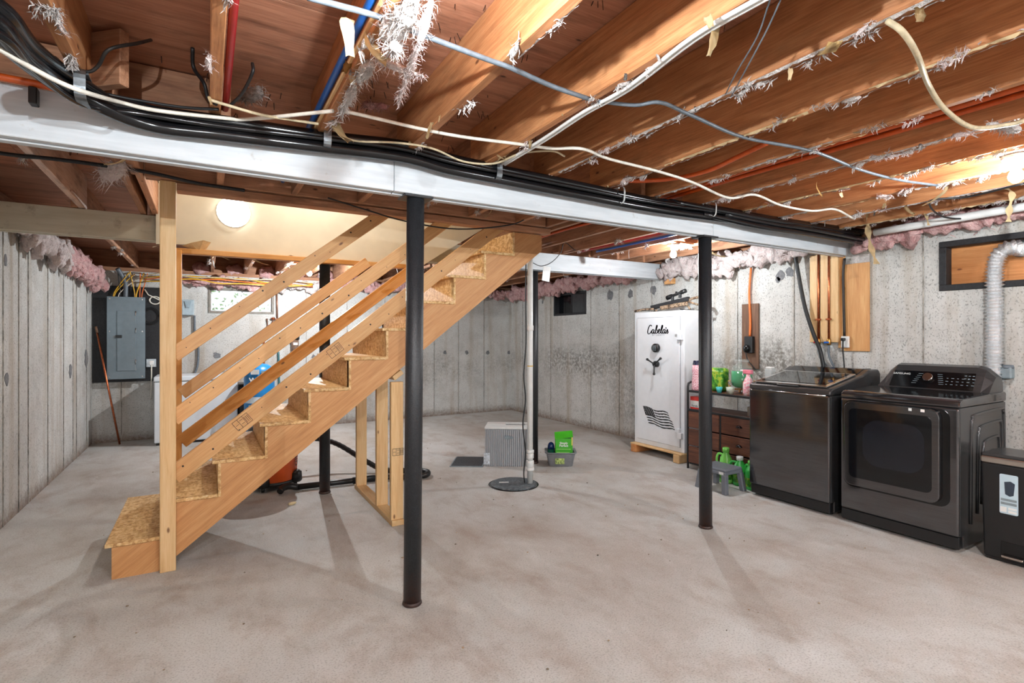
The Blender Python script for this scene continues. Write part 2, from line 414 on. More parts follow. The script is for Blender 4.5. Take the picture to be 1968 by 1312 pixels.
def text_mesh(txt, size, mat, parent, mtx, name='lettering', depth=.0006, bold=0.0, sx=1.0, label=None):
    cu = bpy.data.curves.new(name, 'FONT'); cu.body = txt; cu.size = size; cu.extrude = depth; cu.align_x = 'CENTER'; cu.align_y = 'CENTER'; cu.offset = bold; cu.resolution_u = 2
    to = bpy.data.objects.new('tmp', cu); COL.objects.link(to); bpy.context.view_layer.update()
    me = bpy.data.meshes.new_from_object(to.evaluated_get(bpy.context.evaluated_depsgraph_get())); bpy.data.objects.remove(to)
    me.name = name; me.materials.clear(); me.materials.append(M[mat])
    o = bpy.data.objects.new(name, me); COL.objects.link(o); o.parent = parent
    off = Vector((0, 0, 0)); q = parent
    while q is not None: off += q.location; q = q.parent
    mt = mtx @ Matrix.Diagonal((sx, 1, 1, 1)); mt.translation -= off; o.matrix_local = mt
    return o
# text frames: facing -X (reads along -Y), facing -Y (reads along +X)
def face_mx(p): m = Matrix(((0, 0, -1), (-1, 0, 0), (0, 1, 0))).to_4x4(); m.translation = p; return m
def face_my(p): m = Matrix(((1, 0, 0), (0, 0, -1), (0, 1, 0))).to_4x4(); m.translation = p; return m

# ================================================================== THE SETTING
XL, XR, YB, YF = -1.25, 4.87, 8.41, -2.9          # inner wall planes
ZW, ZJ, ZS = 2.2, 2.25, 2.48                      # wall top, joist underside, subfloor underside
floor = tag(MB().box(XL - .2, XR + .2, YF - .2, YB + .2, -.12, 0).obj('floor', 'floor'), 'bare stained concrete basement floor slab', kind='structure')
def wall_x(name, x0, x1, hole, label):
    b = MB()
    if hole:
        for (y0, y1, z0, z1) in hole:
            pass
        ys = YF - .2
        for (y0, y1, z0, z1) in sorted(hole):
            b.box(x0, x1, ys, y0, 0, ZW); b.box(x0, x1, y0, y1, 0, z0); b.box(x0, x1, y0, y1, z1, ZW); ys = y1
        b.box(x0, x1, ys, YB + .2, 0, ZW)
    else: b.box(x0, x1, YF - .2, YB + .2, 0, ZW)
    return tag(b.obj(name, 'concrete'), label, kind='structure')
W2 = (6.19, 7.03, 1.685, 2.04); W3 = (.95, 1.845, 1.70, 2.075)
wall_right = wall_x('wall_right', XR, XR + .2, [W2, W3], 'poured concrete basement wall behind the laundry machines and safe')
wall_left = wall_x('wall_left', XL - .2, XL, None, 'poured concrete basement wall on the left')
W1 = (.02, .855, 1.68, 2.035)
b = MB()
b.box(XL, W1[0], YB, YB + .2, 0, ZW); b.box(W1[1], XR, YB, YB + .2, 0, ZW); b.box(W1[0], W1[1], YB, YB + .2, 0, W1[2]); b.box(W1[0], W1[1], YB, YB + .2, W1[3], ZW)
wall_back = tag(b.obj('wall_back', 'concrete'), 'poured concrete basement wall at the far end', kind='structure')
wall_front = tag(MB().box(XL, XR, YF - .2, YF, 0, ZW).obj('wall_front', 'concrete'), 'poured concrete basement wall behind the viewer', kind='structure')
M['seam'] = plain('grimy_seam', (146, 140, 132), .9, 0, .3, 14)
# form seams: low fins left by the formwork
def seam_x(par, x, y, s, z0=0, z1=ZW, w=.008):
    o = MB().box(x - (.006 if s < 0 else 0), x + (.006 if s > 0 else 0), y - w / 2, y + w / 2, z0, z1, .002).obj('form_seam', 'seam', par); return o
for y in [2.6, 3.21, 3.82, 4.43, 5.04, 5.4, 5.65, 6.26, 6.87, 7.3, 7.48, 8.05]: seam_x(wall_left, XL, y, 1)
for y in [-.5, .1, .72, 1.33, 1.95, 3.0, 3.62, 4.86, 5.47, 6.08, 7.12, 7.5, 8.0]: seam_x(wall_right, XR, y, -1)
for x in [-.95, -.35, 1.3, 1.9, 2.5, 2.95, 3.35, 3.8, 4.3]:
    MB().box(x - .004, x + .004, YB - .006, YB, 0, ZW if not W1[0] < x < W1[1] else 1.6, .002).obj('form_seam', 'seam', wall_back)
M['patch'] = plain('hydraulic_cement', (112, 112, 114), .85, 0, .15, 40)
def tie_patch(par, axis, c, r, seed):
    rnd = random.Random(seed); n = 13; b = MB(); poly = [(r * (.6 + .55 * rnd.random()) * math.cos(2 * math.pi * k / n), r * (.7 + .6 * rnd.random()) * math.sin(2 * math.pi * k / n)) for k in range(n)]
    if axis == 'x': b.prism([(c[1] + u, c[2] + v) for u, v in poly], 'x', c[0] - .004, c[0] + .004)
    else: b.prism([(c[0] + u, c[2] + v) for u, v in poly], 'y', c[1] - .004, c[1] + .004)
    b.obj('cement_patch', 'patch', par)
for i, (p, r) in enumerate([((4.87, 5.665, 1.931), .07), ((4.87, 5.248, 1.923), .055), ((4.87, 4.835, 1.933), .055), ((4.87, 3.14, 1.947), .05), ((4.87, 3.044, 1.973), .05), ((4.87, 7.361, 1.934), .03), ((4.87, 3.167, 1.914), .03)]): tie_patch(wall_right, 'x', p, r, i + 3)
for i, (p, r) in enumerate([((3.549, 8.41, 1.081), .035), ((3.963, 8.41, 1.075), .035), ((4.376, 8.41, 1.069), .04), ((4.818, 8.41, 1.062), .035), ((0.127, 8.41, 1.089), .05), ((1.407, 8.41, 1.05), .035)]): tie_patch(wall_back, 'y', p, r, i + 40)
for i, (p, r) in enumerate([((-1.25, 5.096, 1.899), .04), ((-1.25, 5.119, 1.049), .045), ((-1.25, 8.018, 1.082), .1), ((-1.25, 7.183, 0.991), .07)]): tie_patch(wall_left, 'x', p, r, i + 60)
# ------------------------------------------------------------------ ceiling: subfloor sheets, joists, rims
ceiling = thing('ceiling', 'open basement ceiling of bare joists and plywood subfloor', None); tag(ceiling, kind='structure')
SW = (-.30, 2.40, 3.66, 4.64)                     # stairwell opening
def sheet(x0, x1, y0, y1):
    if x1 - x0 < .01 or y1 - y0 < .01: return
    g = .002; o = MB().box(x0 + g - (x0 + x1) / 2, x1 - g - (x0 + x1) / 2, y0 + g - (y0 + y1) / 2, y1 - g - (y0 + y1) / 2, 0, .018).obj('plywood_sheet', 'plywood', ceiling, world=False)
    o.location = ((x0 + x1) / 2, (y0 + y1) / 2, ZS)
ys = [-2.9 - .2, -1.74, -.52, .70, 1.92, 3.14, 3.66, 4.64, 5.58, 6.80, 8.02, 8.61]
for j in range(len(ys) - 1):
    xs = [XL - .2] + [v + (1.22 if j % 2 else 0) for v in (-1.0, 1.44, 3.88)] + [XR + .2]
    xs = sorted(x for x in xs if x <= XR + .2)
    for a, c in zip(xs, xs[1:]):
        if ys[j] >= 3.6 and ys[j + 1] <= 4.65:
            if a < SW[0]: sheet(a, min(c, SW[0]), ys[j], ys[j + 1])
            if c > SW[1]: sheet(max(a, SW[1]), c, ys[j], ys[j + 1])
        else: sheet(a, c, ys[j], ys[j + 1])
JX = [.03 + .412 * k for k in range(-2, 12)]
zc = (ZJ + ZS) / 2; JD = ZS - ZJ
def joist(x, y0, y1, mat='joist', t=.038): return board('joist', (x, y0, zc), (x, y1, zc), JD, t, mat, ceiling)
for i, x in enumerate(JX):
    joist(x, YF - .1, 2.60)
    xr = x + .040                                  # rear joists lap beside the front ones
    if SW[0] - .05 < xr < SW[1]:
        joist(xr, 2.5, 3.58, 'joist_old'); joist(xr, 4.68, YB + .1, 'joist_old')
    else:
        joist(xr, 2.5, 4.76, 'joist_pale' if i < 2 else 'joist_old'); joist(x, 4.68, YB + .1, 'joist_old')
for x in (-.40, -.325): joist(x, 2.5, 4.76, 'joist_old')           # doubled trimmer at the stair opening
for x in (2.43,): joist(x, 2.5, 4.76, 'joist_old')
for k in (0, 1): board('header', (SW[0], 3.60 + .04 * k, zc), (SW[1], 3.60 + .04 * k, zc), JD, .038, 'joist_old', ceiling)
board('blocking', (-0.363, 2.451, 2.36), (-0.256, 2.356, 2.36), .2, .038, 'joist_old', ceiling)
# blocking between joists over the main beam and rear beam
for i in range(len(JX) - 1):
    if i in (0, 1, 5): board('blocking', (JX[i] + .06, 2.66, zc), (JX[i + 1] - .02, 2.66, zc), JD * .95, .038, 'joist_old', ceiling)
# sills and rim boards
board('sill_plate', (XL, YF - .1, ZW + .025), (XR, YF - .1, ZW + .025), .05, .15, 'joist_old', ceiling)
board('sill_plate', (XR + .1, YF, ZW + .025), (XR + .1, YB, ZW + .025), .05, .15, 'joist_old', ceiling)
board('sill_plate', (XL - .1, YF, ZW + .025), (XL - .1, YB, ZW + .025), .05, .15, 'joist_old', ceiling)
board('sill_plate', (XL - .2, YB + .1, ZW + .025), (XR + .2, YB + .1, ZW + .025), .05, .15, 'joist_old', ceiling)
board('rim_board', (XR + .15, YF - .2, zc), (XR + .15, YB + .2, zc), JD, .038, 'joist_old', ceiling)
board('rim_board', (XL - .15, YF - .2, zc), (XL - .15, YB + .2, zc), JD, .038, 'joist_old', ceiling)
board('rim_board', (XL - .2, YB + .15, zc), (XR + .2, YB + .15, zc), JD, .038, 'joist_old', ceiling)
board('rim_board', (XL - .2, YF - .15, zc), (XR + .2, YF - .15, zc), JD, .038, 'joist_old', ceiling)
# dark stains are in the wood; nails pushed through the subfloor
b = MB(); rnd = random.Random(3)
for i in range(420):
    x, y = rnd.uniform(-1.1, 4.6), rnd.uniform(.6, 4.6)
    if SW[0] < x < SW[1] and y > 3.5: continue
    for k in range(rnd.choice((1, 1, 2, 3))):
        xx, yy = x + rnd.uniform(-.03, .03), y + rnd.uniform(-.03, .03)
        b.cyl((xx, yy, ZS + .002), (xx + rnd.uniform(-.012, .012), yy + rnd.uniform(-.012, .012), ZS - rnd.uniform(.015, .035)), .0016, 4)
tag(b.obj('nail_points', 'rust', ceiling), kind='stuff')
# stairwell shaft lined with drywall; its far side hangs below the joists
b = MB()
far = [(SW[0] - .02, 2.03), (-.10, 2.045), (-.05, 2.0), (.55, 2.005), (.60, 2.02), (.66, 2.0), (1.3, 1.985), (1.62, 1.985), (1.75, 2.02), (1.9, 2.12), (2.42, 2.45), (2.42, 3.1), (SW[0] - .02, 3.1)]
b.prism(far, 'y', SW[3], SW[3] + .013)
shaft = tag(b.obj('wall_stairwell', 'drywall'), 'cream drywall lining the stairwell opening, ragged along the bottom', kind='structure')
MB().box(SW[0] - .013, SW[0], SW[2], SW[3], ZS, 3.1).obj('drywall_return', 'drywall', shaft)
MB().box(SW[1] + .02, SW[1] + .033, SW[2], SW[3], ZS, 3.1).obj('drywall_return', 'drywall', shaft)
MB().box(SW[0], SW[1] + .02, SW[2] - .013, SW[2], ZS + .02, 3.1).obj('drywall_return', 'drywall', shaft)
MB().box(SW[0], SW[1] + .02, SW[2], SW[3], 3.1, 3.113).obj('drywall_lid', 'drywall', shaft)
o = MB().faces([(-.16, SW[3] - .004, 2.03), (-.10, SW[3] - .05, 2.05), (-.02, SW[3] - .06, 2.075), (.03, SW[3] - .012, 2.07), (0, SW[3] - .004, 2.02), (-.05, SW[3] - .03, 1.99)], [(0, 1, 5), (1, 2, 5), (2, 3, 4), (2, 4, 5)]).obj('torn_paper_flap', 'kraft', shaft)

# ------------------------------------------------------------------ windows
def frame(mb, axis, a0, a1, z0, z1, w, d0, d1):
    for r in ((a0, a1, z0, z0 + w), (a0, a1, z1 - w, z1), (a0, a0 + w, z0 + w, z1 - w), (a1 - w, a1, z0 + w, z1 - w)):
        if axis == 'x': mb.box(d0, d1, r[0], r[1], r[2], r[3], .003)
        else: mb.box(r[0], r[1], d0, d1, r[2], r[3], .003)
win1 = thing('window_1', 'small two-pane basement window letting in daylight, far wall', None, ((W1[0] + W1[1]) / 2, YB, W1[2])); tag(win1, kind='structure')
M['win_frame'] = plain('weathered_frame', (126, 120, 112), .6, 0, .1)
b = MB(); frame(b, 'y', W1[0], W1[1], W1[2], W1[3], .03, YB - .01, YB + .08); b.obj('window_frame', 'win_frame', win1)
b = MB(); frame(b, 'y', W1[0] + .03, W1[1] - .03, W1[2] + .03, W1[3] - .03, .012, YB + .03, YB + .055); b.box(.435, .452, YB + .03, YB + .055, W1[2] + .04, W1[3] - .04); b.obj('sash', 'white_plastic', win1)
for x0, x1 in ((W1[0] + .04, .436), (.451, W1[1] - .04)): MB().box(x0, x1, YB + .04, YB + .044, W1[2] + .04, W1[3] - .04).obj('pane', 'pane', win1)
win2 = thing('window_2', 'dark two-pane basement window high on the right wall by the rear corner', None, (XR, (W2[0] + W2[1]) / 2, W2[2])); tag(win2, kind='structure')
b = MB(); frame(b, 'x', W2[0], W2[1], W2[2], W2[3], .035, XR - .008, XR + .12); b.box(XR + .03, XR + .06, 6.58, 6.61, W2[2] + .03, W2[3] - .03); b.obj('window_frame', 'black_rough', win2)
MB().box(XR + .03, XR + .036, W2[0] + .03, 6.59, W2[2] + .03, W2[3] - .03).obj('pane', 'dark_pane', win2)
MB().box(XR + .08, XR + .086, 6.60, W2[1] - .03, W2[2] + .03, W2[3] - .03).obj('pane', 'dark_glass', win2)
win3 = thing('window_3', 'basement window boarded with plywood in a black frame above the dryer', None, (XR, (W3[0] + W3[1]) / 2, W3[2])); tag(win3, kind='structure')
b = MB(); frame(b, 'x', W3[0], W3[1], W3[2], W3[3], .045, XR - .012, XR + .14); b.obj('window_frame', 'black_rough', win3)
o = board('plywood_cover', (XR + .09, W3[0] + .04, 1.8875), (XR + .09, W3[1] - .04, 1.8875), .30, .012, 'ply_orange', win3)
# outside the far window: window well, gravel and a hedge under the sky
well = tag(MB().box(-1.6, 2.4, YB + .25, YB + 3.2, 1.40, 1.52).obj('ground_outside', plain('pale_gravel', (208, 206, 198), .9, 0, .1, 60)), 'pale gravel outside the far basement window', kind='structure')
b = MB(); rnd = random.Random(5)
for i in range(1500):
    u, v, w = rnd.uniform(-1.5, 2.3), rnd.uniform(1.6, 2.6), rnd.uniform(1.55, 3.4)
    p = Vector((u, YB + v, w)); a = Vector((rnd.uniform(-1, 1), rnd.uniform(-1, 1), rnd.uniform(-1, 1))).normalized(); c = a.orthogonal().normalized(); L = rnd.uniform(.05, .1)
    b.faces([p, p + a * L * .5 + c * L * .3, p + a * L, p + a * L * .5 - c * L * .3], [(0, 1, 2, 3)])
hedge = b.obj('hedge', plain('hedge_leaf', (120, 150, 84), .6, 0, .2, 8), origin=(.4, YB + 2, 1.52)); tag(hedge, 'green leafy hedge seen through the far window', 'hedge', kind='stuff')

# ================================================================== BEAMS AND COLUMNS
def beam(name, label, segs, y0, z0, z1, mats, gaps=(0, -.006, .004)):
    root = thing(name, label, 'beam', ((segs[0][0] + segs[-1][1]) / 2, y0 + .06, z0))
    for k in range(3):
        for i, (a, c) in enumerate(segs):
            o = board('beam_plank', (a + .001, y0 + .019 + .041 * k, (z0 + z1) / 2 + gaps[k]), (c - .001, y0 + .019 + .041 * k, (z0 + z1) / 2 + gaps[k]), z1 - z0, .036, mats[i], root)
    return root
main_beam = beam('support_beam', 'long white-painted wooden beam carried by the two nearest black columns', [(XL, .79), (.79, 3.1), (3.1, XR)], 2.50, 2.06, 2.246, ['white_paint'] * 3)
rear_beam = beam('support_beam', 'painted wooden beam behind the staircase, resting on the two rear columns', [(XL, -.2), (-.2, 2.4), (2.4, XR)], 4.69, 2.06, 2.246, ['dingy_paint', 'dingy_paint', 'white_paint'])
def column(x, y, label, r=.0445, lean=0.0):
    root = thing('support_column', label, 'column', (x, y, 0), 0, 'black steel support columns')
    MB().cyl((x, y, .004), (x + lean, y, 2.045), r, 28).obj('pipe', 'column', root)
    MB().box(x + lean - .075, x + lean + .075, y - .058, y + .058, 2.045, 2.058, .003).obj('top_plate', 'column', root)
    MB().lathe([(r * 1.02, 0), (r * 1.12, .006), (r * 1.02, .02)], (x, y, 0), 24).obj('base_collar', 'column', root)
    return root
column(.90, 2.555, 'nearest black steel column, in front of the staircase', lean=.018)
column(3.06, 2.535, 'black steel column in front of the drawer unit and safe', lean=-.008)
column(.885, 4.75, 'black steel column seen through the staircase beside the orange vacuum')
column(3.03, 4.75, 'black steel column behind the white pump pipe')
# ================================================================== STAIRCASE
RISE, RUN, X0 = .2017, .258, -.198                 # riser k stands at X0 + RUN*(k-1)
YN, YFAR = 3.645, 4.62
stair = thing('staircase', 'open wooden staircase with strand-board treads and two plank rails', 'staircase', (0, 4.1, 0))
def rx(k): return X0 + RUN * (k - 1)
def stringer(y):
    poly = [(rx(0), .0), (rx(0), RISE - .02)]
    for k in range(1, 11):
        poly += [(rx(k), RISE * k - .02), (rx(k), RISE * (k + 1) - .02)] if k < 10 else [(rx(k), RISE * k - .02), (rx(k), 2.19)]
    poly += [(rx(11) + .02, 2.19), (rx(11) + .02, 2.05)]
    lo = lambda x: .061 + .7797 * (x + .162)
    poly[-1] = (rx(11) + .02, lo(rx(11) + .02))
    poly += [(-.24, 0)]
    # own frame: grain along the slope
    o = MB().prism(poly, 'y', y, y + .038, 0).obj('stringer', 'stringer', None)
    ang = math.atan(.7797); mt = Matrix.Rotation(-ang, 4, 'Y'); inv = mt.inverted()
    o.data.transform(inv); o.parent = stair; o.matrix_local = Matrix.Translation(-stair.location) @ mt
    return o
stringer(YN); stringer(YFAR - .038)
for k in range(1, 11):
    y1 = YFAR + (.06 if k % 2 else .075)
    MB().box(rx(k - 1) - .03, rx(k) - .001, YN - .012, y1 - .05, RISE * k - .02, RISE * k, .002).obj('tread', 'osb', stair)
    if k > 0: MB().box(rx(k), rx(k) + .016, YN - .003, YFAR, RISE * k - .02, min(2.19, RISE * (k + 1) - .021), .001).obj('riser', 'osb', stair)
MB().box(rx(0) , rx(0) + .016, YN + .04, YFAR - .04, 0, RISE - .021, .001).obj('riser', 'osb', stair)
def spt(x, z, y): return (x, y, z)
# near side: post and three planks (outside the stringer)
board('newel_post', (-.192, YN - .022, 0), (-.192, YN - .022, 2.246), .038, .078, 'stud', stair, up=(0, 1, 0))
sl = .78
def rail(x0, z0, z1top, y, w, mat, t=.038):
    """centre line starting at x0,z0 climbing at the stair slope to height z1top"""
    dx = (z1top - z0) / sl
    return board('rail', (x0, y, z0), (x0 + dx, y, z1top), w, t, mat, stair)
rail(-.17, 1.242, 2.25, YN - .022 + .04, .086, 'pine')
rail(-.17, .870, 2.25, YN - .022 + .04, .090, 'pine')
rail(-.17, .535, 2.25, YN - .022 + .04, .105, 'pine')
# far side
board('newel_post', (-.195, YFAR - .03, .40), (-.195, YFAR - .03, 1.99), .038, .075, 'amber', stair, up=(0, 1, 0))
rail(-.16, .93, 2.0, YFAR - .035, .086, 'pine')
rail(-.16, .575, 2.0, YFAR - .035, .1, 'amber')
board('top_plate', (-.235, YFAR - .005, 1.985), (1.62, YFAR - .005, 1.985), .038, .07, 'amber', stair)
# plate at the near edge of the opening
board('opening_plate', (-.15, 3.645, 2.218), (2.46, 3.645, 2.218), .045, .09, 'joist_old', stair)
# nail heads in the rails
b = MB(); rnd = random.Random(9)
for (z0, zt) in ((1.242, 2.215), (.87, 2.2), (.535, 2.2)):
    dx = (zt - z0) / sl; n = int(dx / .13)
    for i in range(n):
        f = (i + .3 + .4 * rnd.random()) / n; x = -.17 + dx * f; z = z0 + (zt - z0) * f + rnd.uniform(-.03, .03)
        b.cyl((x, YN - .022 + .0202, z), (x, YN - .022 + .0220, z), rnd.choice((.003, .004, .006)), 7)
tag(b.obj('nail_heads', 'steel_dark', stair), kind='stuff')
# stamped grade marks on the lowest near plank and a stud
def stamp(par, p, ang, s):
    b = MB(); w = .0012
    def seg(x0, z0, x1, z1):
        d = Vector((x1 - x0, 0, z1 - z0)); n = Vector((-d.z, 0, d.x)).normalized() * w
        a, c = Vector((x0, 0, z0)), Vector((x1, 0, z1)); b.faces([a + n, a - n, c - n, c + n], [(0, 1, 2, 3)])
    for q in ((0, 0, 1, 0), (1, 0, 1, .6), (1, .6, 0, .6), (0, .6, 0, 0), (.33, 0, .33, .6), (.66, 0, .66, .6), (.05, .3, .28, .3), (.4, .45, .6, .45), (.4, .2, .6, .2), (.72, .1, .72, .5), (.82, .1, .82, .5), (.92, .1, .92, .5)): seg(q[0] * s, q[1] * s, q[2] * s, q[3] * s)
    b.tf(Matrix.Translation(p) @ Matrix.Rotation(-ang, 4, 'Y')); b.obj('grade_stamp', 'steel_dark', par)
for f in (.16, .42):
    x = -.17 + 2.13 * f; stamp(stair, (x, YN - .0025, .535 + 1.665 * f - .03), math.atan(sl), .1)
# ------------------------------------------------------------------ stud wall under the stairs
sw = thing('stud_frame', 'short unfinished stud frame with bottom plate standing under the staircase', 'stud frame', (1.18, 4.2, 0))
board('bottom_plate', (1.185, 3.66, .019), (1.185, 4.76, .019), .038, .09, 'stud', sw)
under = lambda x: .061 + .7797 * (x + .162)
for y in (3.70, 4.07, 4.70):
    board('stud', (1.185, y, .038), (1.185, y, under(1.14) - .05), .038, .09, 'stud', sw, up=(0, 1, 0))
board('top_plate', (1.185, 3.66, under(1.185) - .035), (1.185, 4.6, under(1.185) - .035), .036, .08, 'stud', sw, up=(-.6, 0, .8))
stamp(sw, (1.15, 3.678, .50), 0, .08)

# ================================================================== LAMPS
def light(name, typ, loc, watts, parent, size, col, rot=(0, 0, 0)):
    ld = bpy.data.lights.new(name, typ); ld.energy = watts; ld.color = col
    if typ == 'POINT': ld.shadow_soft_size = size
    else: ld.shape = 'DISK'; ld.size = size
    o = bpy.data.objects.new(name, ld); COL.objects.link(o); o.parent = parent; o.location = loc; o.rotation_euler = rot
    return o
def bulb_lamp(x, y, label, k):
    lo = max(v for v in JX if v < x); hi = min(v for v in JX if v > x)      # mounting cleat between two joists
    board('lamp_cleat', (lo + .06, y, ZJ + .0105), (hi - .02, y, ZJ + .0105), .02, .12, 'joist_old', ceiling)
    t = thing('bulb_lamp', label, 'lamp', (x, y, ZJ), 0, 'bare bulb lamps')
    MB().lathe([(.055, 0), (.058, -.012), (.05, -.022), (.03, -.03), (.026, -.055), (.022, -.06)], (x, y, ZJ), 24).obj('lamp_holder', 'white_plastic', t)
    MB().lathe([(.012, -.058), (.016, -.07), (.026, -.085), (.031, -.103), (.028, -.12), (.012, -.135)], (x, y, ZJ), 14).obj('bulb', 'bulb', t)
    light('bulb_light', 'POINT', (0, 0, -.10), BULB * LAMP[k], t, .014, (.90, .965, 1.0))
bulb_lamp(3.91, 3.62, 'bare bulb in white holder near the white safe', 'a')
bulb_lamp(3.47, 1.0, 'bare bulb in white holder at the right above the trash can', 'b')
bulb_lamp(1.12, 7.0, 'bare bulb seen through the stair rails near the far wall', 'c')
bulb_lamp(.43, 1.04, 'bare bulb just above the viewer', 'd')
bulb_lamp(-.45, -1.4, 'added fill bulb behind the viewer on the left, unseen', 'e')  # added out of view as fill, lifts the left side of the room
bulb_lamp(3.0, -1.7, 'added fill bulb behind the viewer on the right, unseen', 'e')  # second added fill bulb, out of view, raises overall brightness
g = thing('flush_light', 'round white flush light glowing on the cream stairwell drywall', 'lamp', (0.183, 4.64, 2.32))
sh = thing('flush_light', 'added round fill light on the lid of the stairwell shaft, hidden above the header', 'lamp', (.75, 4.15, 3.1))  # added unseen lamp, brightens the drywall and steps from above
MB().lathe([(.13, -.001), (.135, -.015), (.125, -.022)], (.75, 4.15, 3.1), 24).obj('base_ring', 'white_plastic', sh); MB().lathe([(.122, -.023), (.10, -.045), (.05, -.058), (.01, -.06)], (.75, 4.15, 3.1), 16).obj('diffuser', 'globe', sh)
light('shaft_fill_light', 'AREA', (0, 0, -.064), 7.5, sh, .22, (1.0, .95, .87))
gx, gy, gz = g.location
b = MB().lathe([(.112, 0), (.116, .012), (.112, .02)], (0, 0, 0), 32); b.tf(Matrix.Translation((gx, gy, gz)) @ Matrix.Rotation(math.pi / 2, 4, 'X')); b.obj('base_ring', 'white_plastic', g)
b = MB().lathe([(.117, .012), (.108, .034), (.075, .046), (.03, .053)], (0, 0, 0), 24); b.tf(Matrix.Translation((gx, gy, gz)) @ Matrix.Rotation(math.pi / 2, 4, 'X')); b.obj('diffuser', 'globe', g)
light('flush_glow', 'AREA', (0, -.060, 0), 1.0, g, .19, (1.0, .95, .86), (-math.pi / 2, 0, 0))

# ================================================================== LAUNDRY MACHINES
def rrect(y0, y1, z0, z1, r, n=5):
    pts = []
    for cy, cz, a0 in ((y1 - r, z1 - r, 0), (y0 + r, z1 - r, 90), (y0 + r, z0 + r, 180), (y1 - r, z0 + r, 270)):
        for k in range(n + 1):
            a = math.radians(a0 + 90 * k / n); pts.append((cy + r * math.cos(a), cz + r * math.sin(a)))
    return pts
def chaikin(p, it=2):
    for _ in range(it):
        q = []
        for i in range(len(p)):
            a, c = Vector(p[i]), Vector(p[(i + 1) % len(p)]); q += [a * .75 + c * .25, a * .25 + c * .75]
        p = q
    return [(v[0], v[1]) for v in p]
def prism_fillet(poly, axis, a, b, bev): return MB().prism(poly, axis, a, b, bev)
# washer
wx, wy0, wy1 = 4.03, 2.205, 2.885
washer = thing('washing_machine', 'dark brushed-steel top-loading washing machine beside the drawer unit', 'washer', (4.4, 2.545, 0))
prism_fillet([(wx + .01, .10), (wx + .01, .905), (4.76, .905), (4.76, .02), (wx + .06, .02), (wx + .06, .10)], 'y', wy0, wy1, .008).obj('cabinet', 'black_stainless_side', washer)
MB().box(wx - .004, wx + .03, wy0 + .004, wy1 - .004, .10, .905, .012, 3).obj('front_panel', 'black_stainless', washer)
MB().box(wx + .012, wx + .1, wy0 + .01, wy1 - .01, .022, .10, .004).obj('kick_panel', 'black_plastic', washer)
for y in (wy0 + .06, wy1 - .06): MB().lathe([(.028, 0), (.028, .014), (.018, .024)], (wx + .10, y, 0), 14).obj('foot', 'black_plastic', washer)
prism_fillet([(wx, .907), (wx + .005, .945), (wx + .04, .962), (4.50, 1.045), (4.60, 1.085), (4.735, 1.085), (4.765, 1.05), (4.765, .907)], 'y', wy0 - .002, wy1 + .002, .012).obj('top_deck', 'black_stainless_side', washer)
sl_w = (1.045 - .962) / (4.50 - (wx + .04))
def deck(x): return .962 + (x - wx - .04) * sl_w
lid = prism_fillet([(wx + .03, deck(wx + .03) + .002), (wx + .025, deck(wx + .03) + .014), (4.47, deck(4.47) + .016), (4.47, deck(4.47) + .002)], 'y', wy0 + .04, wy1 - .04, .004).obj('lid', 'chrome', washer)
prism_fillet([(wx + .07, deck(wx + .07) + .015), (wx + .07, deck(wx + .07) + .018), (4.44, deck(4.44) + .018), (4.44, deck(4.44) + .015)], 'y', wy0 + .075, wy1 - .075, 0).obj('lid_glass', 'dark_glass', lid)
MB().box(wx + .012, wx + .03, 2.46, 2.64, .950, .966, .003).obj('lid_handle', 'black_plastic', lid)
prism_fillet([(4.505, 1.052), (4.60, 1.09), (4.72, 1.09), (4.72, 1.075), (4.505, 1.042)], 'y', wy0 + .05, wy1 - .05, .003).obj('control_panel', 'black_gloss', washer)
MB().cyl((wx - .001, wy1 - .03, .905), (wx - .001, wy0 + .03, .905), .004, 8).obj('trim_strip', 'chrome', washer)
# dryer
dx, dy0, dy1 = 4.045, 1.428, 2.138
dryer = thing('tumble_dryer', 'dark brushed-steel front-loading dryer with slanted control console', 'dryer', (4.4, 1.78, 0))
prism_fillet([(dx + .005, .10), (dx + .005, .905), (4.77, .905), (4.77, .02), (dx + .05, .02), (dx + .05, .10)], 'y', dy0, dy1, .008).obj('cabinet', 'black_stainless_side', dryer)
MB().box(dx - .006, dx + .03, dy0 + .003, dy1 - .003, .10, .90, .012, 3).obj('front_panel', 'black_stainless', dryer)
MB().box(dx + .002, dx + .1, dy0 + .004, dy1 - .004, .022, .098, .004).obj('kick_panel', 'black_plastic', dryer)
for y in (dy0 + .06, dy1 - .06): MB().lathe([(.028, 0), (.028, .014), (.018, .024)], (dx + .10, y, 0), 14).obj('foot', 'black_plastic', dryer)
prism_fillet([(dx - .004, .906), (dx + .004, .940), (dx + .04, .958), (4.50, .972), (4.775, .972), (4.775, .906)], 'y', dy0 - .003, dy1 + .003, .012).obj('top_panel', 'black_stainless', dryer)
# door: recess, frame, glass
MB().prism(rrect(1.475, 2.112, .27, .893, .06), 'x', dx - .009, dx + .01).obj('door_recess', 'black_gloss', dryer)
door = MB().prism(rrect(1.52, 2.10, .285, .888, .055), 'x', dx - .034, dx - .004, .006).obj('door', 'black_stainless', dryer)
MB().prism(rrect(1.562, 2.062, .345, .838, .035), 'x', dx - .0365, dx - .03).obj('door_glass', 'dark_glass', door)
M['door_bowl'] = plain('door_bowl', (24, 27, 34), .10)
MB().prism(rrect(1.60, 1.97, .45, .77, .10), 'x', dx - .0375, dx - .036).obj('door_window', 'door_bowl', door)
MB().box(dx - .0356, dx - .034, 1.672, 1.690, .862, .880).obj('energy_sticker', 'white_plastic', door)
MB().box(dx - .0356, dx - .034, 1.600, 1.622, .862, .880).obj('energy_sticker', 'white_plastic', door)
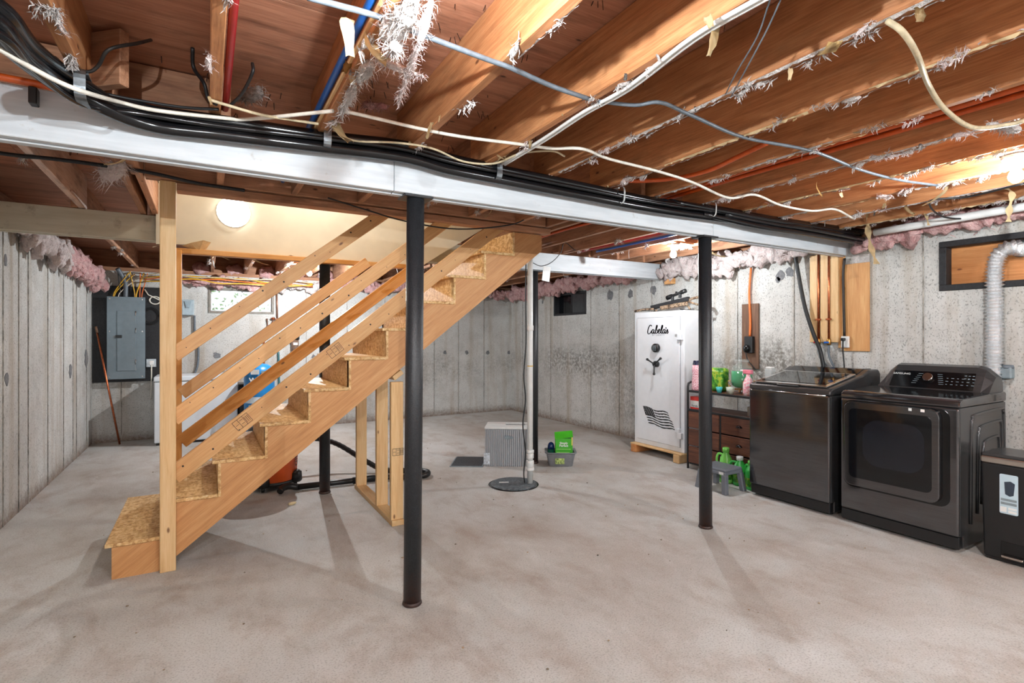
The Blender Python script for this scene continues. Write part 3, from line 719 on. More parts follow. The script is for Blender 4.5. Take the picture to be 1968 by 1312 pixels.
# console
con_poly = [(4.53, .970), (4.60, 1.085), (4.645, 1.135), (4.70, 1.148), (4.738, 1.13), (4.76, 1.06), (4.765, .970)]
b = MB(); ys_ = [dy1 - .02, dy1 - .06, dy1 - .11, dy0 + .11, dy0 + .06, dy0 + .012]; sc_ = [.25, .72, 1.0, 1.0, .9, .62]
rings = [[b.bm.verts.new((x, y, .970 + (z - .970) * s)) for x, z in con_poly] for y, s in zip(ys_, sc_)]
n_ = len(con_poly)
for A, B_ in zip(rings, rings[1:]):
    for k in range(n_): b.bm.faces.new((A[k], A[(k + 1) % n_], B_[(k + 1) % n_], B_[k]))
b.bm.faces.new(rings[0]); b.bm.faces.new(list(reversed(rings[-1]))); bmesh.ops.recalc_face_normals(b.bm, faces=b.bm.faces[:])
con = b.obj('console', 'black_stainless_side', dryer)
def cpt(y, f, out=.004):     # point on the slanted console face
    x = 4.53 + .075 * f; z = .970 + .123 * f; return Vector((x - out * .85, y, z + out * .5))
yA, yB = dy1 - .10, dy0 + .10
MB().faces([cpt(yA, .06), cpt(yB, .06), cpt(yB + .005, 1.0), cpt(yA - .01, 1.0)], [(3, 2, 1, 0)]).obj('control_face', 'black_gloss', con)
cm = Matrix(((0, .52, -.854), (-1, 0, 0), (0, .854, .52))).to_4x4()
def on_console(y, f): m_ = cm.copy(); m_.translation = cpt(y, f, .006); return m_
text_mesh('SAMSUNG', .020, 'white_plastic', con, on_console(1.975, .80), sx=1.25)
b = MB(); b.cyl((0, 0, 0), (0, 0, .022), .034, 24, .030); b.tf(on_console(1.80, .62)); b.obj('dial', 'chrome', con)
b = MB()
def mark(y, f, w, h=.0022):
    h *= .6
    p = on_console(y, f)
    b.faces([p @ Vector((-w / 2, -h, 0)), p @ Vector((w / 2, -h, 0)), p @ Vector((w / 2, h, 0)), p @ Vector((-w / 2, h, 0))], [(0, 1, 2, 3)])
for r in range(6):
    mark(1.865 + .006 * r - .012, .85 - r * .11, .030); mark(1.735 - .004 * r, .85 - r * .11, .030)
for r in range(3):
    for c in range(6): mark(1.685 - .03 * c, .66 - .17 * r, .016 if (c + r) % 2 else .010, .0028)
for c in range(3):
    for r in range(2): mark(1.585 - .022 * c, .84 - .16 * r, .013, .0034)
tag(b.obj('panel_markings', 'label_grey', con), kind='stuff')
# embossed ribs on the visible side
for i, (x0, x1, zt) in enumerate(((4.20, 4.735, .84), (4.30, 4.70, .76), (4.37, 4.66, .66), (4.44, 4.62, .57))):
    p = [(x0, .16 + .05 * i), (x0 + .012, zt - .10), (x0 + .03, zt - .02), (x0 + .07, zt + .008), (x1 - .05, zt + .022), (x1 - .012, zt), (x1, zt - .08), (x1 + .006, .2 + .05 * i)]
    MB().tube([(x, dy0 - .001, z) for x, z in smooth_path([(a, c, 0) for a, c in p], 4) for _ in (0,)] if False else [Vector((v.x, dy0 - .001, v.y)) for v in smooth_path([(a, c, 0) for a, c in p], 4)], .009, 8).obj('side_rib', 'black_stainless_side', dryer)
# foil vent duct from the dryer to the boarded window
b = MB(); path = smooth_path([(4.818, 1.500, .60), (4.818, 1.504, 1.0), (4.816, 1.502, 1.3), (4.812, 1.500, 1.6), (4.80, 1.495, 1.82), (4.80, 1.475, 1.92), (4.815, 1.43, 1.965), (4.855, 1.39, 1.965), (4.935, 1.36, 1.955)], 9)
fine = [path[0]]; acc = 0.0
for a, c in zip(path, path[1:]):
    L_ = (c - a).length; q_ = .0115 - acc
    while q_ <= L_: fine.append(a.lerp(c, q_ / L_)); q_ += .0115
    acc = L_ - (q_ - .0115)
rnd = random.Random(2)
b.tube(fine, [.046 + (.0095 if i % 2 else -.0065) + rnd.uniform(-.003, .003) for i in range(len(fine))], 16)
for f in b.bm.faces: f.smooth = False
duct = tag(b.obj('vent_duct', 'foil', origin=(4.818, 1.5, .6)), 'crinkled silver foil vent duct rising from the dryer to the boarded window', 'duct')
MB().lathe([(.056, -.02), (.060, -.015), (.060, .015), (.056, .02)], (0, 0, 0), 24, cap=False).tf(Matrix.Translation((4.88, 1.380, 1.962)) @ Matrix.Rotation(1.2, 4, 'Y')).obj('clamp', 'galvanised', duct)
# ------------------------------------------------------------------ trash can
tx, ty0, ty1 = 4.12, .955, 1.352
can = thing('trash_can', 'black step trash can with steel rim at the right edge', 'trash can', (4.27, 1.15, 0))
def taper(b, x0, x1, y0, y1, z0, z1, s, bev=.012):
    g = MB().box(x0, x1, y0, y1, z0, z1, bev, 3); cx, cy = (x0 + x1) / 2, (y0 + y1) / 2
    for v in g.bm.verts:
        f = 1 - s * (1 - (v.co.z - z0) / (z1 - z0)); v.co.x = cx + (v.co.x - cx) * f; v.co.y = cy + (v.co.y - cy) * f
    return g
taper(None, tx, tx + .30, ty0, ty1, .012, .585, .06).obj('bin_body', 'black_plastic', can)
MB().box(tx - .006, tx + .306, ty0 - .004, ty1 + .004, .583, .625, .012, 3).obj('steel_rim', 'stainless', can)
MB().box(tx + .002, tx + .30, ty0 + .003, ty1 - .003, .622, .643, .008, 3).obj('lid', 'black_stainless_side', can)
MB().box(tx + .006, tx + .02, 1.14, 1.26, .04, .13, .004).obj('pedal_recess', 'black_gloss', can)
MB().box(tx - .02, tx + .03, 1.15, 1.25, .035, .05, .005, 2).obj('pedal', 'stainless', can)
MB().box(tx + .01, tx + .29, ty0 + .02, ty1 - .02, 0, .02, .006).obj('base', 'black_plastic', can)
lbl = MB().prism(rrect(1.178, 1.262, .295, .530, .008), 'x', tx + .0005, tx + .004).obj('label', plain('label_blue', (186, 206, 216), .4, 0, .02), can)
MB().prism([(1.198, .410), (1.192, .480), (1.212, .492), (1.240, .484), (1.236, .412), (1.215, .402)], 'x', tx - .0006, tx + .0008).obj('bin_picture', 'label_dark', lbl)
b = MB()
for z0, z1 in ((.372, .386), (.350, .364)): b.box(tx - .0005, tx + .0008, 1.184, 1.256, z0, z1)
b.obj('label_band', 'label_grey', lbl)
b = MB(); b.box(tx - .0005, tx + .0008, 1.23, 1.258, .305, .335); b.box(tx - .0005, tx + .0008, 1.184, 1.222, .322, .335); b.box(tx - .0005, tx + .0008, 1.184, 1.222, .303, .317); b.obj('label_boxes', 'white_plastic', lbl)
# ================================================================== SAFE
sx_, sy0, sy1, sz0, sz1 = 4.41, 3.93, 4.685, .103, 1.637
M['safe_white'] = plain('safe_white', (224, 226, 230), .22, 0, .01)
sk = thing('timber_skid', 'timber skid with plywood strip under the white safe', 'skid', (4.6, 4.3, 0))
for y, m_ in ((4.63, 'ply_orange'), (3.98, 'stud')): board('runner', (4.335, y, .043), (4.86, y, .043), .086, .085, m_, sk, bev=.006)
board('deck_board', (4.40, sy0 - .01, .094), (4.40, sy1 + .01, .094), .016, .10, 'stud', sk)
board('deck_board', (4.78, sy0 - .01, .094), (4.78, sy1 + .01, .094), .016, .10, 'stud', sk)
safe = thing('gun_safe', 'tall white steel gun safe with flag decal against the right wall', 'safe', (4.63, 4.31, sz0))
MB().box(sx_, 4.86, sy0, sy1, sz0, sz1, .008, 2).obj('body', 'safe_white', safe)
MB().box(sx_ - .001, sx_ + .004, 3.982, 4.636, .157, 1.572).obj('door_gap', plain('gap_grey', (120, 122, 126), .6), safe)
sdoor = MB().box(sx_ - .012, sx_ + .004, 3.986, 4.632, .161, 1.568, .003).obj('door', 'safe_white', safe)
fx = sx_ - .012
for z in (1.36, .30):
    h = MB().box(sx_ - .030, sx_ + .006, 3.975, 4.04, z + .015, z + .06, .004).obj('hinge', 'safe_white', safe)
    MB().box(sx_ - .034, sx_ + .006, 3.945, 4.005, z - .045, z + .02, .004).obj('hinge_block', 'safe_white', h)
k0 = Vector((4.398, 4.315, 1.224))
b = MB().lathe([(.05, 0), (.05, .03), (.043, .042), (.001, .042)], (0, 0, 0), 28); b.tf(Matrix.Translation((fx, k0.y, k0.z)) @ Matrix.Rotation(-math.pi / 2, 4, 'Y')); kp = b.obj('keypad', 'black_plastic', sdoor)
b = MB()
for r in range(4):
    for c in range(3): b.ball((fx - .042, k0.y + (c - 1) * .02, k0.z + (r - 1.5) * .017), .0065, 1, (.35, 1, 1))
b.obj('keypad_buttons', 'label_grey', kp)
h0 = Vector((4.39, 4.31, 1.043)); b = MB().lathe([(.035, 0), (.035, .03), (.026, .05), (.001, .052)], (0, 0, 0), 24)
b.tf(Matrix.Translation((fx, h0.y, h0.z)) @ Matrix.Rotation(-math.pi / 2, 4, 'Y')); hd = b.obj('handle_hub', 'black_steel', sdoor)
for p in ((4.34, 4.405, 1.093), (4.34, 4.203, 1.111), (4.34, 4.301, 0.933)):
    q = Vector(p); c0 = Vector((fx - .045, h0.y, h0.z)); d = q - c0
    MB().tube([c0, c0 + d * .5, c0 + d * .85, c0 + d], [.010, .0075, .009, .015], 10).ball(q, .015, 2).obj('handle_spoke', 'black_steel', hd)
# script lettering, drawn as pen strokes
M['ink'] = plain('black_ink', (14, 14, 15), .5)
def strokes(par, name, paths, tl, scale, x, w, mat='ink'):
    b = MB()
    for pts in paths:
        P = smooth_path([(0, -p[0] * scale, -p[1] * scale) for p in pts], 5); P = [v + Vector((x, tl[0], tl[1])) for v in P]
        L, R_ = [], []
        for i, v in enumerate(P):
            d = P[min(i + 1, len(P) - 1)] - P[max(i - 1, 0)]; d.normalize(); nn = Vector((0, -d.z, d.y)); ww = w * (.55 + .75 * abs(d.z))
            L.append(b.bm.verts.new(v + nn * ww)); R_.append(b.bm.verts.new(v - nn * ww))
        for i in range(len(P) - 1): b.bm.faces.new((L[i], L[i + 1], R_[i + 1], R_[i]))
    bmesh.ops.solidify(b.bm, geom=b.bm.faces[:], thickness=.0012)
    return b.obj(name, mat, par)
word = [[(26, 6), (22, 1), (15, 2), (6, 14), (1, 30), (4, 40), (13, 40), (22, 33), (25, 27)],
        [(40, 23), (34, 21), (27, 29), (28, 38), (34, 38), (40, 28), (42, 22)], [(42, 22), (39, 33), (42, 39), (48, 35)],
        [(48, 35), (56, 20), (61, 5), (57, 3), (53, 18), (50, 36), (56, 39), (63, 33), (64, 25), (59, 23)],
        [(66, 32), (74, 29), (78, 23), (73, 20), (67, 28), (68, 37), (76, 38), (84, 30)],
        [(84, 30), (92, 14), (94, 4), (90, 4), (86, 18), (84, 35), (89, 39), (95, 33)],
        [(108, 23), (102, 21), (95, 29), (96, 38), (102, 38), (108, 28), (110, 22)], [(110, 22), (107, 33), (110, 39), (115, 35)],
        [(115, 12), (113, 18)], [(115, 35), (122, 22), (123, 28), (126, 34), (122, 39), (117, 37)]]
tl = (4.398, 4.459, 1.485)
ybr = (4.398, 4.145, 1.39)
strokes(sdoor, 'brand_lettering', word, (tl[1], tl[2]), (tl[1] - ybr[1]) / 127.0, fx - .0012, .0060)
text_mesh('BY LIBERTY', .026, 'label_grey', sdoor, face_mx((4.398, 4.294, 1.368)), sx=1.45)
# waving flag decal
flag = MB(); O_ = Vector((4.397, 4.534, 0.544)); U_ = Vector((4.397, 4.154, 0.53)) - O_; V_ = Vector((4.397, 4.451, 0.355)) - O_; O_.x = U_.x = V_.x = 0
def fp(u, v, lift=0):
    wv = .014 * math.sin(u * 8.5 + .4) * (.4 + .6 * u) - .02 * u * u
    p = O_ + U_ * u + V_ * v + Vector((0, -.05 * v * u, wv)); return Vector((fx - .0012 - lift, p.y, p.z))
def band(u0, u1, v0, v1, n=14, rag=0):
    vs = [fp(u0 + (u1 - u0) * i / n, v0) for i in range(n + 1)] + [fp(u0 + (u1 - u0) * i / n, v1 - (.02 if (i * 7) % 3 == 0 and rag else 0)) for i in range(n + 1)]
    flag.faces(vs, [(i, i + 1, n + 2 + i, n + 1 + i) for i in range(n)])
for k in range(7):
    v0 = k * 2 / 13; band(.42 if k < 3 else .02, 1.0 - .02 * (k % 3), v0 + .012, v0 + 1 / 13 + .012, 14, 1)
band(0, .40, 0, .53, 10)
fo = flag.obj('flag_decal', 'ink', sdoor)
stars = MB()
for r in range(7):
    for c in range(6 if r % 2 == 0 else 5):
        u = .04 + (c + (.5 if r % 2 else 0)) * .064; v = .05 + r * .07; p = fp(u, v, .0006); s_ = .0048
        stars.faces([p + Vector((0, s_ * math.cos(a) * f, s_ * math.sin(a) * f)) for j in range(10) for a, f in [(math.pi / 2 + j * math.pi / 5, 1 if j % 2 == 0 else .45)]], [tuple(range(10))])
stars.obj('flag_stars', 'safe_white', fo)
# ------------------------------------------------------------------ crossbow on the safe
M['camo'] = (lambda t: t.out(t.ramp(t.noise(t.coord('Object'), 26, 3, .6), [(.35, lin((40, 34, 28))), (.45, lin((96, 74, 56))), (.55, lin((176, 150, 124))), (.68, lin((70, 62, 44)))]), .6))(NT('camouflage'))
xb = thing('crossbow', 'camouflage crossbow with black scope lying on top of the safe', 'crossbow', (4.6, 4.3, sz1))
A, Bq = Vector((4.52, 4.52, 1.690)), Vector((4.62, 4.05, 1.772))
board('barrel', A, Bq, .048, .045, 'black_rough', xb)
board('forestock', A + Vector((0, -.14, -.012)), Bq + Vector((0, .02, -.05)), .045, .05, 'camo', xb, bev=.01)
ln = lambda pts, r, m_, nm: MB().tube(smooth_path(pts, 5), r, 8).obj(nm, m_, xb)
ln([(4.50, 4.44, 1.668), (4.47, 4.56, 1.666), (4.43, 4.68, 1.652)], [.014] * 11, 'camo', 'limb') if False else None
MB().tube(smooth_path([(4.50, 4.46, 1.672), (4.46, 4.58, 1.672), (4.425, 4.70, 1.655)], 5), .013, 8).obj('limb', 'camo', xb)
MB().tube(smooth_path([(4.54, 4.46, 1.66), (4.60, 4.55, 1.652), (4.68, 4.62, 1.650)], 5), .013, 8).obj('limb', 'camo', xb)
MB().tube([(4.425, 4.70, 1.655), (4.60, 4.40, 1.668), (4.68, 4.62, 1.65)], .003, 6).obj('bow_string', 'black_cable', xb)
MB().tube(smooth_path([(4.62, 4.07, 1.755), (4.63, 3.99, 1.775), (4.64, 3.91, 1.782), (4.65, 3.85, 1.765), (4.655, 3.82, 1.72)], 5), .015, 8).obj('stock', 'camo', xb)
MB().tube(smooth_path([(4.62, 4.07, 1.745), (4.63, 3.99, 1.715), (4.64, 3.90, 1.69), (4.65, 3.83, 1.685)], 5), .012, 8).obj('stock_strut', 'camo', xb)
MB().tube(smooth_path([(4.60, 4.10, 1.735), (4.60, 4.05, 1.69), (4.60, 4.02, 1.652)], 4), .012, 8).obj('grip', 'camo', xb)
MB().tube(smooth_path([(4.60, 4.02, 1.652), (4.60, 4.08, 1.648), (4.60, 4.16, 1.66)], 4), .006, 8).obj('trigger_guard', 'black_steel', xb)
s0, s1 = Vector((4.575, 4.33, 1.795)), Vector((4.60, 4.08, 1.862)); sd_ = (s1 - s0)
sc = MB().tube([s0, s0 + sd_ * .25, s0 + sd_ * .34, s0 + sd_ * .66, s0 + sd_ * .78, s1], [.026, .026, .016, .016, .024, .024], 16).obj('scope', 'black_plastic', xb)
mid = s0 + sd_ * .5; MB().cyl(mid, mid + Vector((0, 0, .032)), .012, 12).obj('turret', 'black_plastic', sc)
for f in (.3, .7): q = s0 + sd_ * f; MB().box(q.x - .014, q.x + .014, q.y - .014, q.y + .014, q.z - .055, q.z, .003).obj('scope_mount', 'black_steel', sc)
# ================================================================== DRAWER UNIT AND WHAT STANDS ON IT
ux0, ux1, uy0, uy1 = 4.275, 4.60, 2.94, 3.785
unit = thing('drawer_unit', 'rustic brown drawer unit with black steel frame and open shelf', 'drawer unit', (4.43, 3.36, 0))
for y in (uy0 + .012, uy1 - .012):
    pts = [(ux0 + .011, y, 0), (ux0 + .011, y, .80), (ux0 + .011, y, .84), (ux0 + .022, y, .872), (ux0 + .055, y, .885), (ux1 - .055, y, .885), (ux1 - .022, y, .872), (ux1 - .011, y, .84), (ux1 - .011, y, .80), (ux1 - .011, y, 0)]
    MB().tube(pts, .011, 10).obj('side_frame', 'black_steel', unit)
for z, t_ in ((.795, .018), (.604, .016)):
    board('shelf', (4.437, uy0 + .024, z), (4.437, uy1 - .024, z), t_, .30, 'drawer', unit)
    for x in (ux0 + .008, ux1 - .008): MB().box(x - .008, x + .008, uy0 + .02, uy1 - .02, z - .012, z + .010, .002).obj('shelf_rail', 'black_steel', unit)
MB().box(ux0 + .02, ux1 - .005, uy0 + .022, uy1 - .022, .045, .06).obj('bottom_panel', 'black_steel', unit)
MB().box(ux1 - .012, ux1 - .006, uy0 + .022, uy1 - .022, .05, .60).obj('back_panel', 'black_rough', unit)
ymid = 3.375; MB().box(ux0 + .002, ux0 + .018, ymid - .008, ymid + .008, .045, .60, .002).obj('middle_post', 'black_steel', unit)
for c, (ya, yb) in enumerate(((ymid + .012, uy1 - .026), (uy0 + .026, ymid - .012))):
    for r in range(3):
        z0 = .068 + r * .178; dr = board('drawer', (ux0 + .012, ya, z0 + .083), (ux0 + .012, yb, z0 + .083), .166, .022, 'drawer', unit)
        MB().box(ux0 + .025, ux1 - .03, ya + .008, yb - .008, z0 + .006, z0 + .14).obj('drawer_box', 'black_rough', unit)
        yc = (ya + yb) / 2 - (.02 if c == 0 else 0); b = MB(); n = 8; vs, fs = [], []
        for i in range(n + 1):
            a = math.pi * i / n
            for j in range(5):
                q = math.pi / 2 * j / 4; vs.append((ux0 + .001 - .022 * math.sin(q) * 1.0, yc - .030 * math.cos(a) * math.cos(q * .85), z0 + .085 + .022 * math.sin(a) * math.cos(q * .7) - .004))
        for i in range(n):
            for j in range(4): fs.append((i * 5 + j, i * 5 + j + 1, (i + 1) * 5 + j + 1, (i + 1) * 5 + j))
        b.faces(vs, fs, True); b.box(ux0 - .002, ux0 + .002, yc - .034, yc + .034, z0 + .078, z0 + .088, .001); bmesh.ops.recalc_face_normals(b.bm, faces=b.bm.faces[:])
        b.obj('cup_pull', 'gunmetal', unit)
ZT, ZL = .8045, .6125
def bottle(name, label, cat, x, y, z, prof, mat, cap=None, capmat='white_plastic', sy=1.0, n=20, extra=None, group=None):
    t = thing(name, label, cat, (x, y, z), 0, group)
    MB().lathe(prof, (x, y, z), n, 1, sy).obj('bottle_body', mat, t)
    if cap: MB().lathe(cap, (x, y, z), n).obj('cap', capmat, t)
    return t
M['beads'] = (lambda t: t.out(t.ramp(t.noise(t.coord('Object'), 110, 2), [(.4, lin((206, 120, 138))), (.6, lin((240, 214, 218)))]), .25))(NT('pink_beads'))
bottle('scent_bead_bottle', 'tall bottle of pink scent beads with navy cap on the drawer unit', 'bottle', 4.335, 3.70, ZT, [(.048, 0), (.052, .02), (.050, .10), (.044, .16), (.047, .20), (.046, .255), (.040, .258)], 'beads', [(.041, .256), (.041, .262), (.035, .30), (.030, .304)], plain('navy_cap', (18, 24, 52), .35))
M['leaf_label'] = (lambda t: t.out(t.ramp(t.noise(t.coord('Object'), 20, 3, .6), [(.38, lin((30, 100, 26))), (.52, lin((84, 156, 44))), (.62, lin((176, 188, 56))), (.72, lin((52, 130, 36)))]), .3))(NT('green_label'))
t = thing('detergent_bottle', 'wide green detergent bottle with white handle, half hidden by the column', 'bottle', (4.45, 3.55, ZT))
MB().box(4.385, 4.515, 3.44, 3.67, ZT, ZT + .235, .035, 4).obj('bottle_body', 'leaf_label', t)
MB().tube(smooth_path([(4.44, 3.62, ZT + .235), (4.44, 3.665, ZT + .235), (4.44, 3.70, ZT + .19), (4.44, 3.665, ZT + .10)], 5), .014, 8).obj('handle', 'white_plastic', t)
MB().box(4.395, 4.45, 3.655, 3.705, ZT, ZT + .045, .008).obj('spout', 'white_plastic', t)
t = thing('scoop_cup', 'small teal scoop standing on the drawer unit', 'cup', (4.33, 3.425, ZT)); MB().lathe([(.020, 0), (.032, .055), (.029, .055), (.018, .004)], (4.33, 3.425, ZT), 16).obj('cup_body', plain('teal_plastic', (72, 186, 190), .3), t)
# drink dispenser jar with green liquid
jx, jy = 4.46, 3.27
t = thing('jar_stand', 'small wooden stand carrying the glass jar', 'stand', (jx, jy, ZT))
for a in range(4): board('leg', (jx + .112 * math.cos(a * 1.571 + .8), jy + .112 * math.sin(a * 1.571 + .8), ZT), (jx + .112 * math.cos(a * 1.571 + .8), jy + .112 * math.sin(a * 1.571 + .8), ZT + .125), .018, .018, 'ply_light', t, up=(1, 0, 0))
for a in (.8, 2.371): board('cross_bar', (jx + .105 * math.cos(a), jy + .105 * math.sin(a), ZT + .04), (jx - .105 * math.cos(a), jy - .105 * math.sin(a), ZT + .04), .018, .014, 'ply_light', t)
jz = ZT + .052
t = thing('drink_jar', 'glass dispenser jar half full of green liquid on wooden stand', 'jar', (jx, jy, jz))
jar = [(.06, 0), (.088, .02), (.098, .06), (.098, .16), (.088, .20), (.06, .222), (.052, .235), (.060, .25), (.060, .262)]
M['green_liquid'] = plain('green_liquid', (28, 150, 92), .12, 0, .02)
MB().lathe([(.054, .005), (.084, .023), (.094, .062), (.094, .165)], (jx, jy, jz), 28).obj('liquid', 'green_liquid', t)
MB().lathe(jar, (jx, jy, jz), 28, cap=False).obj('jar_glass', 'glass', t)
MB().lathe([(.063, .255), (.064, .27), (.05, .278)], (jx, jy, jz), 24).obj('lid', 'glass', t)
MB().cyl((jx - .098, jy + .03, jz + .045), (jx - .135, jy + .035, jz + .045), .012, 10).ball((jx - .137, jy + .035, jz + .058), .013, 2).obj('tap', 'chrome', t)
t = thing('clear_cup', 'clear square plastic cup in front of the jar', 'cup', (4.33, 3.30, ZT)); MB().lathe([(.030, 0), (.040, .065), (.037, .065), (.028, .004)], (4.33, 3.30, ZT), 4).tf(Matrix.Translation((4.33, 3.30, 0)) @ Matrix.Rotation(.6, 4, 'Z') @ Matrix.Translation((-4.33, -3.30, 0))).obj('cup_body', plain('frosted_cup', (214, 224, 208), .3), t)
M['pink_pattern'] = (lambda t: t.out(t.ramp(t.noise(t.coord('Object'), 55, 3), [(.42, lin((236, 148, 164))), (.55, lin((244, 222, 224)))]), .35))(NT('pink_pattern'))
t = thing('spray_bottle', 'pink patterned spray bottle next to the washer', 'bottle', (4.34, 3.115, ZT))
MB().lathe([(.042, 0), (.046, .03), (.046, .11), (.034, .15), (.018, .18), (.018, .20)], (4.34, 3.115, ZT), 18).obj('bottle_body', 'pink_pattern', t)
MB().box(4.318, 4.362, 3.075, 3.16, ZT + .20, ZT + .24, .008, 2).obj('spray_head', plain('pink_cap', (232, 130, 148), .35), t)
MB().cyl((4.34, 3.155, ZT + .228), (4.34, 3.195, ZT + .228), .010, 10).obj('nozzle', 'white_plastic', t)
MB().tube([(4.34, 3.155, ZT + .215), (4.34, 3.172, ZT + .195), (4.34, 3.165, ZT + .175)], .006, 8).obj('trigger', 'white_plastic', t)
t = thing('clear_box', 'clear plastic box with white lid behind the washer corner', 'box', (4.51, 3.01, ZT)); MB().box(4.48, 4.54, 2.975, 3.045, ZT, ZT + .25, .006).obj('box_body', 'translucent', t); MB().box(4.485, 4.535, 2.98, 3.04, ZT + .25, ZT + .268, .005).obj('lid', 'white_plastic', t)
t = thing('red_box', 'small red and white carton on the middle shelf', 'box', (4.36, 3.70, ZL)); MB().box(4.315, 4.43, 3.63, 3.77, ZL, ZL + .125, .002).obj('carton', plain('red_card', (206, 52, 44), .45), t)
MB().box(4.3142, 4.316, 3.645, 3.765, ZL + .018, ZL + .085).obj('label', 'white_plastic', t)
text_mesh('Family', .028, 'ink', t, face_mx((4.3138, 3.71, ZL + .032)), sx=1.1)
t = thing('grey_box', 'small grey cardboard box on the middle shelf by the washer', 'box', (4.40, 3.06, ZL)); MB().box(4.33, 4.45, 3.0, 3.12, ZL, ZL + .085, .003).obj('carton', plain('grey_card', (138, 130, 120), .8), t); MB().box(4.33, 4.45, 3.0, 3.12, ZL + .086, ZL + .09).obj('flap', plain('grey_card2', (160, 152, 140), .8), t)
# ------------------------------------------------------------------ stool and jugs on the floor
M['stool'] = plain('grey_plastic', (108, 112, 120), .42, 0, .03)
st = thing('step_stool', 'grey plastic step stool in front of the drawer unit', 'stool', (3.93, 3.08, 0))
top = [(3.84, 2.985), (3.84, 3.245), (4.06, 3.245), (4.06, 2.985)]
MB().box(3.835, 4.065, 2.975, 3.25, .185, .21, .010, 3).obj('step_top', 'stool', st)
MB().box(3.832, 4.068, 2.972, 3.253, .160, .188, .006, 2).obj('skirt', 'stool', st)
for sx0, sy0_ in ((3.85, 2.99), (3.85, 3.235), (4.05, 2.99), (4.05, 3.235)):
    ox, oy = (-.02 if sx0 < 3.95 else .02), (-.02 if sy0_ < 3.1 else .02)
    g = MB().box(-.022, .022, -.022, .022, 0, .165, .006, 2)
    for v in g.bm.verts: f = 1 - v.co.z / .165; v.co.x += ox * f; v.co.y += oy * f
    g.tf(Matrix.Translation((sx0, sy0_, 0))).obj('leg', 'stool', st)
MB().box(3.8325, 3.8345, 2.99, 3.035, .163, .186).tf(Matrix.Translation((-.002, 0, 0))).obj('sticker', 'white_plastic', st)
M['jug_green'] = plain('lime_plastic', (122, 206, 92), .3, 0, .03); M['jug_dark'] = plain('green_plastic', (58, 176, 76), .3, 0, .03)
def jug(x, y, hgt, mat, capmat, label, rz, r=1.0):
    t = thing('detergent_jug', label, 'jug', (x, y, 0), rz, 'green detergent jugs')
    MB().lathe([(.055, 0), (.062, .02), (.062, hgt * .5), (.05, hgt * .72), (.024, hgt * .86), (.024, hgt * .9)], (0, 0, 0), 20, 1, .8).obj('jug_body', mat, t, world=False)
    MB().lathe([(.030, hgt * .88), (.030, hgt), (.024, hgt * 1.01)], (0, 0, 0), 18).obj('cap', capmat, t, world=False)
    MB().tube(smooth_path([(.03, 0, hgt * .80), (.07, 0, hgt * .80), (.085, 0, hgt * .62), (.062, 0, hgt * .42)], 5), .011, 8).obj('handle', mat, t, world=False)
    MB().lathe([(.0632, hgt * .12), (.0632, hgt * .42)], (0, 0, 0), 20, 1, .8, cap=False).obj('label_wrap', 'leaf_label', t, world=False)
jug(4.17, 3.225, .32, 'jug_green', 'jug_green', 'pale green detergent jug behind the step stool, tallest of the jugs', 1.9)
jug(4.20, 3.10, .26, 'jug_dark', 'white_plastic', 'green bottle with white cap between the two jugs behind the stool', 2.2)
jug(4.175, 2.965, .25, 'jug_dark', 'jug_green', 'green jug with handle squeezed beside the washer', 1.2)

# ================================================================== FAR WALL: PANEL, FREEZER, TANK
YP = 8.385
pb = tag(board('panel_backboard', (-.875, 8.388, .77), (-.875, 8.388, 2.0), .024, .735, 'black_rough', None, up=(0, 1, 0)), 'black-painted plywood backboard on the far wall in the left corner', 'backboard')
pa, pc = (-1.086, 8.29, 1.861), (-0.687, 8.29, 0.81)
ep = thing('electrical_panel', 'grey steel electrical breaker panel on the black backboard', 'electrical panel', ((pa[0] + pc[0]) / 2, 8.34, pc[2]))
M['panel_grey'] = plain('panel_grey', (112, 126, 134), .42, 0, .03)
MB().box(pa[0] + .02, pc[0] - .02, 8.30, 8.383, pc[2] + .02, pa[2] - .02).obj('panel_box', 'panel_grey', ep)
MB().box(pa[0], pc[0], 8.288, 8.30, pc[2], pa[2], .003).obj('cover', 'panel_grey', ep)
da, dc = (-0.98, 8.28, 1.68), (-0.786, 8.28, 0.915)
pd = MB().box(da[0], dc[0], 8.279, 8.289, dc[2], da[2], .002).obj('panel_door', 'panel_grey', ep)
MB().box(da[0] - .015, da[0] + .05, 8.272, 8.281, 1.335, 1.372, .002).obj('latch', 'black_plastic', pd)
for z in (1.62, 1.40, 1.0): MB().cyl((dc[0], 8.278, z), (dc[0], 8.278, z + .06), .006, 8).obj('door_hinge', 'chrome', pd)
for x in (pa[0] + .03, pc[0] - .03):
    for z in (pa[2] - .03, 1.42, pc[2] + .03): MB().cyl((x, 8.289, z), (x, 8.284, z), .009, 8).obj('screw', 'chrome', ep)
